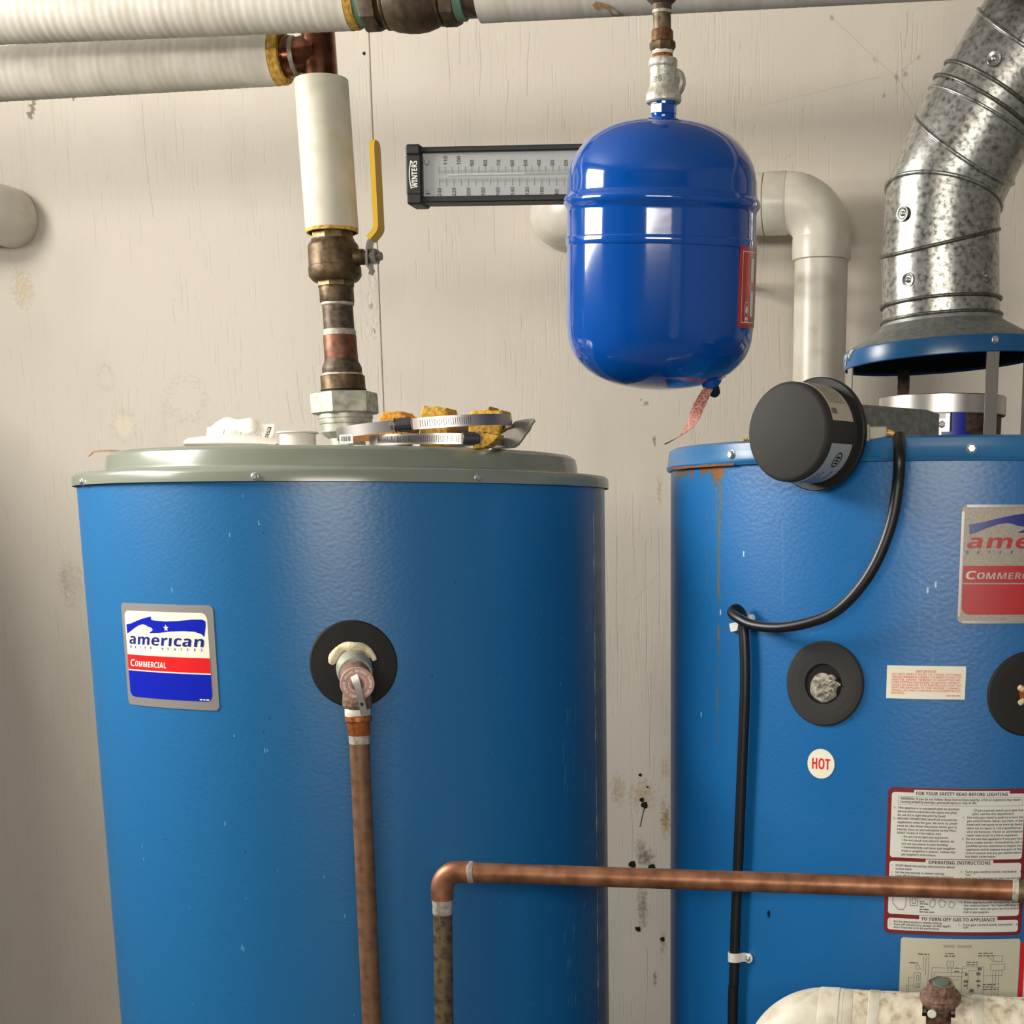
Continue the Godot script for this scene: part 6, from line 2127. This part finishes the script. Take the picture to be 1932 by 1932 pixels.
	for i in path.size():
		var u := float(i) / path.size()
		rad.append(lerpf(0.0062, 0.0054, smoothstep(0.0, 0.45, u)) if u < 0.5 else lerpf(0.0054, 0.0060, smoothstep(0.5, 0.7, u)))
	st = mb()
	tube(st, path, rad, 18)
	part("sleeve", st, M.cable_black, cable)
	# cable fastenings
	var tie := thing("cable_clip", "white clip behind the hook in the black cable, right heater", "clip", tank_point(RIGHT_TANK, R_TANK, on_tank(1396, 1180, RIGHT_TANK, R_TANK).x, on_tank(1396, 1190, RIGHT_TANK, R_TANK).y))
	st = mb()
	var clip := on_tank(1385, 1192, RIGHT_TANK, R_TANK)
	sheet(st, [Vector2(0, 0), Vector2(0.010, 0.002), Vector2(0.014, 0.012), Vector2(-0.003, 0.009)], on_curve(RIGHT_TANK, R_TANK, clip.x, clip.y), 0.005, 0.0045)
	part("strap", st, M.plastic_white, tie)
	st = mb()
	clip = on_tank(1419, 1166, RIGHT_TANK, R_TANK)
	lathe(st, [Vector2(0, -0.002), Vector2(0.0045, -0.002), Vector2(0.0042, 0.004), Vector2(0.002, 0.0055), Vector2(0, 0.006)], 16, frame_of(Vector3(sin(clip.x), 0, cos(clip.x)), tank_point(RIGHT_TANK, R_TANK, clip.x, clip.y)))
	part("clip_head", st, M.plastic_white, tie)
	var cl := on_tank(1387, 1805, RIGHT_TANK, R_TANK + 0.0095)
	var clamp_ := thing("cable_clamp", "pale plastic clamp screwed over the black cable, lower right heater", "clamp", tank_point(RIGHT_TANK, R_TANK, cl.x, cl.y - 0.006))
	var u := Vector3(sin(cl.x), 0, cos(cl.x))
	var side_ := Vector3(cos(cl.x), 0, -sin(cl.x))
	var cen := tank_point(RIGHT_TANK, R_TANK + 0.0095, cl.x, cl.y)
	var loop := []
	for i in 13:
		var a := lerpf(deg_to_rad(235), deg_to_rad(-20), float(i) / 12)
		loop.append(cen + side_ * cos(a) * 0.0076 + u * sin(a) * 0.0076)
	loop.append(cen + side_ * 0.0080 - u * 0.0075)
	loop.append(cen + side_ * 0.0150 - u * 0.0078)
	st = mb()
	strap(st, loop, Vector3.UP, 0.0105, 0.0016)
	lathe(st, [Vector2(0, -0.0005), Vector2(0.0058, -0.0005), Vector2(0.0058, 0.0012), Vector2(0, 0.0012)], 24, frame_of(u, cen + side_ * 0.0150 - u * 0.0080))
	part("band", st, M.plastic_white, clamp_)
	screw(clamp_, cen + side_ * 0.0150 - u * 0.0066, u, 0.0032, M.zinc)

# ---------------------------------------------------------------- insulated pipe at the lower right
func build_lagged_pipe() -> void:
	var z := 1.30
	var r := 70.0 * mpp(at(1600, 1940, z))
	var top := at(1600, 1875, z + r * 0.25)
	var y := top.y - r * 0.98
	var cx := at(1474, 1950, z).x
	var corner := Vector3(cx, y, z)
	var root := thing("lagged_pipe", "dirty cream insulated pipe with a white elbow cover at the lower right", "pipe", corner + Vector3(0, -0.5, 0))
	var st := mb()
	tube(st, bend(corner + Vector3(0.062, 0, 0), corner, corner + Vector3(0, -0.062, 0), 0.045, 20), r * 1.02, 48)
	part("elbow_cover", st, M.lagging_cover, root)
	st = mb()
	across(st, corner + Vector3(0.038, 0, 0), corner + Vector3(1, 0, 0), [[0.0, r * 1.015], [0.001, r * 1.035], [0.020, r * 1.035], [0.021, r]], 48)
	part("cover_lip", st, M.lagging_cover, root)
	st = mb()
	tube(st, [corner + Vector3(0, -0.05, 0), corner + Vector3(0, -corner.y + 0.02, 0)], r, 40)
	part("lower_lagging", st, M.lagging_cover, root)
	# the level run, with a hole cut in the top for the union
	var hx := at(1772, 1895, z + 0.01).x
	var hw := 29.0 * mpp(at(1772, 1895, z))
	st = mb()
	var n := 56
	var x0 := corner.x + 0.04
	var x1 := hx + 0.9
	var cols := []
	var x := x0
	while x < x1:
		cols.append(x)
		x += 0.004
	cols.append(x1)
	var inner := []
	var rr := RandomNumberGenerator.new()
	rr.seed = 3
	for i in cols.size() - 1:
		for k in n:
			var a0 := TAU * k / n
			var a1 := TAU * (k + 1) / n
			var am := (a0 + a1) / 2
			var mid: float = (cols[i] + cols[i + 1]) / 2.0
			var gone := Vector2((mid - hx) / hw, wrapf(am - deg_to_rad(52), -PI, PI) * r / (hw * 1.25)).length() < 1.0 + 0.12 * sin(mid * 900.0 + k)
			if gone:
				continue
			var n0 := Vector3(0, sin(a0), cos(a0))
			var n1 := Vector3(0, sin(a1), cos(a1))
			var j0 := r * (1.0 + 0.006 * sin(cols[i] * 190.0) * sin(a0 * 3.0))
			var j1 := r * (1.0 + 0.006 * sin(cols[i + 1] * 190.0) * sin(a0 * 3.0))
			var c0 := Vector3(cols[i], y, z)
			var c1 := Vector3(cols[i + 1], y, z)
			tri(st, c0 + n0 * j0, c0 + n1 * j0, c1 + n1 * j1, n0, n1, n1)
			tri(st, c0 + n0 * j0, c1 + n1 * j1, c1 + n0 * j1, n0, n1, n0)
			var i0 := r - 0.014
			tri(st, c0 + n0 * i0, c0 + n1 * i0, c1 + n1 * i0, -n0, -n1, -n1)
			tri(st, c0 + n0 * i0, c1 + n1 * i0, c1 + n0 * i0, -n0, -n1, -n0)
	part("lagging", st, M.lagging_dirty, root)
	st = mb()
	for s in [[1590, 0.0006], [1640, 0.0004], [1835, 0.0005]]:
		st = mb()
		across(st, Vector3(at(s[0], 1885, z).x, y, z), Vector3(9, y, z), [[0.0, r * 1.003], [0.0005, r * 1.014], [0.010, r * 1.012], [0.011, r * 1.002]], 48)
		part("tape_wrap", st, M.lagging_cover, root)
	st = mb()
	tube(st, [Vector3(x0, y, z), Vector3(x1, y, z)], r - 0.020, 32)
	part("iron_core", st, M.bronze_brown, root)
	# the plugged strainer cap that pokes out of the hole
	var cap_ := thing("pipe_cap", "rusty brown capped cleanout poking up through the insulated pipe, lower right", "pipe fitting", Vector3(hx, y, z))
	var lean := Vector3(0.02, 1, 0.30).normalized()
	var b := Vector3(hx, y, z) + lean * (r - 0.024)
	var xf := frame_of(lean, b)
	var u := mpp(b)
	st = mb()
	lathe(st, [Vector2(0, 0.0), Vector2(19 * u, 0.0), Vector2(20 * u, 0.012), Vector2(21 * u, 0.021)], 40, xf)
	part("neck", st, M.bronze_brown, cap_)
	st = mb()
	lathe(st, [Vector2(0, 0.0185), Vector2(31 * u, 0.0185), Vector2(31 * u, 0.0215), Vector2(36 * u, 0.0220), Vector2(38.5 * u, 0.0245), Vector2(38.5 * u, 0.0275), Vector2(35.5 * u, 0.0280), Vector2(35.5 * u, 0.0305), Vector2(31 * u, 0.0325), Vector2(0, 0.0335)], 44, xf, false, 0, 1, 0.010)
	part("cap_flange", st, M.bronze_brown, cap_)
	st = mb()
	lathe(st, [Vector2(27 * u, 0.0325), Vector2(27 * u, 0.0405), Vector2(24.5 * u, 0.0435), Vector2(0, 0.0435)], 6, xf * Transform3D(Basis(Vector3.UP, 0.3), Vector3.ZERO), true)
	part("cap_hexagon", st, M.bronze_brown, cap_)
	st = mb()
	lathe(st, [Vector2(15 * u, 0.0434), Vector2(13.5 * u, 0.0446), Vector2(0, 0.0450)], 28, xf, false, 0, 1, 0.03)
	part("green_patina", st, mat("patina", Color(0.34, 0.42, 0.36), 0.85), cap_)
	st = mb()
	var lug := Vector3(hx - 11 * u, y + r * 0.72, z + r * 0.80)
	rod(st, lug, lug + Vector3(-0.001, 0.003, 0.013), 8.5 * u, 20)
	part("side_stub", st, M.galvanized, cap_)

# ---------------------------------------------------------------- what lies on the heaters
func rough(outline: Array, amount: float, r: RandomNumberGenerator, pieces := 5) -> Array:
	var out := []
	for i in outline.size():
		var a: Vector2 = outline[i]
		var b: Vector2 = outline[(i + 1) % outline.size()]
		for k in pieces:
			out.append(a.lerp(b, float(k) / pieces) + Vector2(r.randf_range(-1, 1), r.randf_range(-1, 1)) * amount)
	return out

func chunk(called: String, label: String, rows: Array, z: float, depth: float, m: Material, lid: float, group := "") -> void:
	var r := RandomNumberGenerator.new()
	r.seed = int(rows[0][0])
	var o := at(rows[0][0], rows[0][1], z)
	var outline := []
	for p in rows:
		var q := at(p[0], p[1], z)
		outline.append(Vector2(q.x, q.y))
	var root := thing(called, label, "insulation scrap", Vector3(o.x, lid, z), group)
	var st := mb()
	var edge := rough(outline, 0.0007, r, 6)
	slab(st, edge, depth, Transform3D(Basis(), Vector3(0, 0, z)))
	# a worn, rounded face in front
	var c := Vector2.ZERO
	for p in edge:
		c += p / edge.size()
	for i in edge.size():
		var a: Vector2 = edge[i]
		var b: Vector2 = edge[(i + 1) % edge.size()]
		var ia := c.lerp(a, 0.9)
		var ib := c.lerp(b, 0.9)
		var za := z + depth / 2
		var zb := za + 0.003
		flat(st, [Vector3(a.x, a.y, za), Vector3(b.x, b.y, za), Vector3(ib.x, ib.y, zb), Vector3(ia.x, ia.y, zb)], Vector3(c.x, c.y, z))
		flat(st, [Vector3(ia.x, ia.y, zb), Vector3(ib.x, ib.y, zb), Vector3(c.x, c.y, zb + 0.001)], Vector3(c.x, c.y, z))
	part("foam", st, m, root)

func worm_clamp(label: String, centre: Vector3, rx: float, rz: float, roll: float, turn: float, screw_at: float, slots_from: float, slots_to: float, wide: float) -> void:
	var root := thing("hose_clamp", label, "hose clamp", centre, "hose clamps on the left heater")
	var xf := Transform3D(Basis(Vector3(0, 0, 1), roll) * Basis(Vector3.UP, turn), centre)
	var at_ := func(a: float, lift: float) -> Vector3: return xf * Vector3((rx + lift) * sin(a), 0, (rz + lift) * cos(a))
	var path := []
	for k in 73:
		path.append(at_.call(TAU * k / 72 + screw_at, 0.0))
	var st := mb()
	strap(st, path, xf.basis.y, wide, 0.0009)
	part("band", st, M.steel, root)
	st = mb()
	var a := slots_from
	while a < slots_to:
		strap(st, [at_.call(a, 0.0008), at_.call(a + 0.006, 0.0008)], xf.basis.y * 1.0 + xf.basis.x * 0.25, wide * 0.62, 0.0006)
		a += 0.0265
	part("slots", st, M.plastic_black, root).set_meta("kind", "stuff")
	var p: Vector3 = at_.call(screw_at, 0.004)
	var q: Vector3 = at_.call(screw_at + 0.02, 0.004)
	var d := (q - p).normalized()
	st = mb()
	rod(st, p - d * 0.0095, p + d * 0.0095, 0.0062, 20)
	box(st, Vector3(0.016, wide * 1.25, 0.004), Transform3D(Basis(d, xf.basis.y, d.cross(xf.basis.y)).orthonormalized(), at_.call(screw_at, 0.0012)), 0.0008)
	part("screw_housing", st, M.steel_dark, root)
	st = mb()
	var sg := -1.0 if slots_from > screw_at - 0.01 else 1.0
	rod(st, p + d * 0.0095 * sg, p + d * 0.016 * sg, 0.0050, 6, true)
	strap(st, [p + d * 0.0098 * sg + xf.basis.y * 0.008, p + d * 0.0108 * sg, p + d * 0.0098 * sg - xf.basis.y * 0.008], d.cross(xf.basis.y), 0.010, 0.0010)
	part("screw_head", st, M.steel_bolt, root)

func build_clutter() -> void:
	var lid := front_height(838, LEFT_TANK, 0.298)
	# folded instruction leaflet
	var zp := 0.965
	var o := at(345, 832, zp)
	var leaf := thing("paper_leaflet", "crumpled white printed leaflet lying folded on the left heater's lid", "paper", Vector3(o.x + 0.05, lid, zp - 0.03))
	var v := func(px: float, py: float, z: float) -> Vector3: return at(px, py, z)
	var st := mb()
	# back flap stands up, the front flap rolls over towards the viewer
	var rows := []
	for i in 17:
		var u := float(i) / 16
		var x := lerpf(388, 515, u)
		var ridge := 803.0 - 14.0 * sin(PI * pow(u, 0.8)) + (4.0 if u < 0.1 else 0.0) + 3.0 * sin(u * 17.0)
		rows.append([v.call(x, 846, zp - 0.055), v.call(x + 1, 830, zp - 0.058), v.call(x + 2, lerpf(830.0, ridge, 0.6), zp - 0.066 - 0.004 * sin(u * 8.0)), v.call(x + 3, ridge, zp - 0.078)])
	grid(st, rows, 0.0005)
	part("back_page", st, M.paper, leaf)
	st = mb()
	rows = []
	for i in 17:
		var u := float(i) / 16
		var x := lerpf(346, 524, u)
		var hi := 829.0 - 6.0 * sin(PI * u) + 4.0 * u * u
		rows.append([v.call(x + 6, 848, zp - 0.020), v.call(x + 2, 840, zp), v.call(x, hi + 4, zp - 0.004), v.call(x + 8 * (1 - u), hi - 2.0 - 3.0 * u, zp - 0.030), v.call(lerpf(392, 515, u), hi - 1.0, zp - 0.056)])
	grid(st, rows, 0.0005)
	part("front_page", st, M.paper, leaf)
	st = mb()
	var pb := on_plane(Transform3D(Basis(Vector3(1, 0, 0), (v.call(420, 806, zp - 0.0705) - v.call(420, 830, zp - 0.0575)).normalized(), Vector3(0, 0.45, 0.9)).orthonormalized(), v.call(420, 829, zp - 0.0555)))
	var u1 := mpp(v.call(450, 820, zp - 0.06))
	var page := func(px: float, py: float) -> Vector2: return Vector2(px - 420, 829 - py) * u1
	for i in 15:
		if i != 6:
			greek(st, page.call(437.0 + i * 3.4, 828), 1.2 * u1, 21.0 * u1, pb, 0.0016, i, PI / 2)
	for q in [[421, 24.0], [456, 24.0], [490, 12.0], [497, 8.0]]:
		greek(st, page.call(q[0], 827), 2.2 * u1, q[1] * u1, pb, 0.0016, int(q[0]), PI / 2)
	part("print", st, M.print_soft_grey, leaf)
	st = mb()
	sheet(st, [page.call(504, 832), page.call(511, 832), page.call(513, 802), page.call(505, 802)], pb, 0.0014, 0.0, 1.0)
	part("black_heading", st, M.print_black, leaf)
	st = mb()
	letters(st, "CON", page.call(511, 826), 5.0 * u1, pb, 0.0020, 20.0 * u1, true, 0.0, PI / 2)
	part("heading_lettering", st, M.paper, leaf)
	# plastic tape spool
	var c := at(562, 830, 0.985)
	var spool := thing("tape_spool", "small white plastic tape spool beside the leaflet on the left heater", "spool", Vector3(c.x, lid, c.z))
	var u2 := mpp(c)
	var ytop := at(562, 815, 0.985).y
	st = mb()
	lathe(st, [Vector2(0, ytop - 0.002), Vector2(39 * u2, ytop - 0.0018), Vector2(39.5 * u2, ytop - 0.001), Vector2(38 * u2, ytop), Vector2(0, ytop)], 40, Transform3D(Basis(), Vector3(c.x, 0, c.z)))
	part("flange", st, M.plastic_white, spool)
	st = mb()
	lathe(st, [Vector2(0, lid), Vector2(37 * u2, lid), Vector2(37 * u2, lid + 0.0016), Vector2(0, lid + 0.0016)], 40, Transform3D(Basis(), Vector3(c.x, 0, c.z)))
	part("flange", st, M.plastic_white, spool)
	st = mb()
	lathe(st, [Vector2(33.5 * u2, lid + 0.001), Vector2(33.5 * u2, ytop - 0.001)], 40, Transform3D(Basis(), Vector3(c.x, 0, c.z)))
	part("tape_roll", st, M.tape_white, spool)
	# foam offcuts and a torn strip of grey jacket
	chunk("foam_offcut", "leftmost orange-yellow foam scrap behind the hose clamps, left heater's lid", [[728, 842], [727, 792], [733, 780], [768, 778], [778, 788], [783, 800], [783, 842]], 0.915, 0.04, M.foam_orange, lid, "foam scraps on the left heater")
	chunk("foam_offcut", "middle yellow foam scrap, the tallest, behind the hose clamps", [[802, 844], [802, 790], [808, 768], [851, 771], [857, 790], [858, 844]], 0.905, 0.04, M.foam_yellow, lid, "foam scraps on the left heater")
	chunk("foam_offcut", "right upper yellow foam scrap, a thick block above the grey torn strip", [[895, 844], [892, 786], [900, 777], [930, 776], [932, 768], [935, 776], [955, 777], [960, 800], [950, 822], [946, 844]], 0.900, 0.04, M.foam_yellow, lid, "foam scraps on the left heater")
	chunk("foam_offcut", "low yellow foam wedge lying in front at the right end of the hose clamps", [[897, 848], [898, 820], [915, 816], [947, 822], [938, 834], [920, 846]], 1.000, 0.02, M.foam_yellow, lid, "foam scraps on the left heater")
	var jr := RandomNumberGenerator.new()
	jr.seed = 12
	var torn := thing("torn_jacket", "torn grey strip of insulation jacket curling up at the right of the lid", "insulation scrap", Vector3(at(960, 840, 0.93).x, lid, 0.93))
	st = mb()
	rows = []
	var upper := [[928, 843], [937, 832], [946, 820], [955, 812], [964, 808], [972, 799], [984, 794], [994, 791], [1003, 791], [1008, 790]]
	var lower := [[930, 848], [946, 847], [960, 845], [972, 843], [980, 838], [986, 830], [992, 822], [998, 812], [1003, 803], [1008, 793]]
	for i in 10:
		var a := Vector2(upper[i][0], upper[i][1]) + Vector2(jr.randf_range(-1.5, 1.5), jr.randf_range(-2, 2))
		var b := Vector2(lower[i][0], lower[i][1]) + Vector2(jr.randf_range(-2, 2), jr.randf_range(-2, 2))
		var m := a.lerp(b, 0.5)
		rows.append([v.call(a.x, a.y, 0.915), v.call(m.x, m.y, 0.955), v.call(b.x, b.y, 0.965)])
	grid(st, rows, 0.0022)
	part("sheet", st, M.fibre_grey, torn)
	# two stainless worm-drive clamps
	var c1 := at(800, 816, 0.955)
	worm_clamp("upper stainless hose clamp, propped on the foam with its screw near the middle", Vector3(c1.x, lid + 0.0235, 0.955), 0.104, 0.062, 0.075, 0.05, -0.05, 0.12, 0.72, 0.0125)
	var c2 := at(815, 835, 0.985)
	worm_clamp("lower stainless hose clamp lying flat on the lid with its screw at right", Vector3(c2.x, lid + 0.0075, 0.97), 0.080, 0.055, 0.0, -0.08, 0.78, -0.75, 0.62, 0.0120)
	st = mb()
	# the maker's sticker on the upper clamp, and scraps under it
	var sticker := thing("barcode_sticker", "tiny white barcode sticker stuck on the steel band by the riser", "sticker", at(656, 838, 1.035))
	st = mb()
	var sp := on_plane(Transform3D(Basis(Vector3.UP, -0.25), at(641, 837, 1.028)))
	var us := mpp(at(656, 830, 1.03))
	sheet(st, rect(0, 0, 30 * us, 16 * us), sp, 0.0, 0.001, 1.0)
	part("sticker_paper", st, M.label_white, sticker)
	st = mb()
	for k in [[4, 1.5], [7, 0.8], [9.5, 2.0], [13, 0.8], [15, 1.6], [18.5, 0.8], [20.5, 2.2], [24, 1.0]]:
		sheet(st, rect(k[0] * us, 4 * us, (k[0] + k[1]) * us, 13 * us), sp, 0.0004, 0.0, 1.0)
	part("bars", st, M.print_black, sticker)
	# brown scrap on the step of the lid, yellow wool on the right heater
	var ya := front_height(877, LEFT_TANK, 0.298)
	var scrap := thing("paper_scrap", "curled brown scrap of card on the lid's left edge, left heater", "paper", at(185, 862, 0.79))
	st = mb()
	rows = []
	for i in 8:
		var u := float(i) / 7
		rows.append([v.call(lerpf(166, 232, u), 858.0 - 6.5 * sin(PI * minf(u * 0.8 + 0.1, 1.0)) + (6.0 if i == 0 else 0.0), 0.84), v.call(lerpf(172, 240, u), 854.0 - 5.0 * sin(PI * (u * 0.7 + 0.15)), 0.76)])
	grid(st, rows, 0.0010)
	part("card", st, M.paper_brown, scrap)
	var ylid := front_height(819, RIGHT_TANK, 0.337)
	var wool := thing("wool_tuft", "tuft of yellow insulation on the right heater's lid beside the motor", "insulation scrap", Vector3(at(1400, 828, 0.86).x, ylid, 0.86))
	st = mb()
	var wr := RandomNumberGenerator.new()
	wr.seed = 9
	for k in 90:
		var u := wr.randf()
		var p := at(1378 + u * 46, 834, 0.86 + wr.randf_range(-0.03, 0.03))
		p.y = ylid
		var tip := p + Vector3(wr.randf_range(-0.010, 0.010), wr.randf_range(0.003, 0.011) * (0.3 + u), wr.randf_range(-0.01, 0.01))
		var mid := p.lerp(tip, 0.5) + Vector3(wr.randf_range(-0.004, 0.004), 0.002, 0)
		tube(st, smooth_path([p, mid, tip], 3), [0.0022, 0.0022, 0.0021, 0.0019, 0.0016, 0.0012, 0.0006], 6)
	part("wool", st, M.foam_yellow, wool).set_meta("kind", "stuff")

func grid(st: SurfaceTool, rows: Array, thick: float) -> void:             # a bent sheet through rows of points, with a little thickness
	var n: int = rows[0].size()
	var nm := []
	for i in rows.size():
		var line := []
		for k in n:
			var a: Vector3 = rows[mini(i + 1, rows.size() - 1)][k] - rows[maxi(i - 1, 0)][k]
			var b: Vector3 = rows[i][mini(k + 1, n - 1)] - rows[i][maxi(k - 1, 0)]
			line.append(a.cross(b).normalized())
		nm.append(line)
	for i in rows.size() - 1:
		for k in n - 1:
			for s in [1.0, -1.0]:
				var p := []
				var q := []
				for c in [[i, k], [i + 1, k], [i + 1, k + 1], [i, k + 1]]:
					q.append(nm[c[0]][c[1]] * s)
					p.append(rows[c[0]][c[1]] + nm[c[0]][c[1]] * s * thick / 2)
				tri(st, p[0], p[1], p[2], q[0], q[1], q[2])
				tri(st, p[0], p[2], p[3], q[0], q[2], q[3])
	for i in rows.size() - 1:
		for k in [0, n - 1]:
			var h0: Vector3 = nm[i][k] * thick / 2
			var h1: Vector3 = nm[i + 1][k] * thick / 2
			flat(st, [rows[i][k] + h0, rows[i + 1][k] + h1, rows[i + 1][k] - h1, rows[i][k] - h0], rows[i][1 if k == 0 else n - 2])

# Print too small to read: a row of word-long dashes.
func greek(st: SurfaceTool, from: Vector2, cap: float, width: float, put: Callable, lift: float, seed_: int, turn := 0.0) -> void:
	var r := RandomNumberGenerator.new()
	r.seed = seed_ + 100
	var x := 0.0
	while x < width:
		var l := minf(cap * r.randf_range(1.2, 5.0), width - x)
		var quad_ := []
		for p in rect(x, 0, x + l, cap):
			quad_.append(from + (p as Vector2).rotated(turn))
		sheet(st, quad_, put, lift, 0.0, 0.02)
		x += l + cap * 0.8
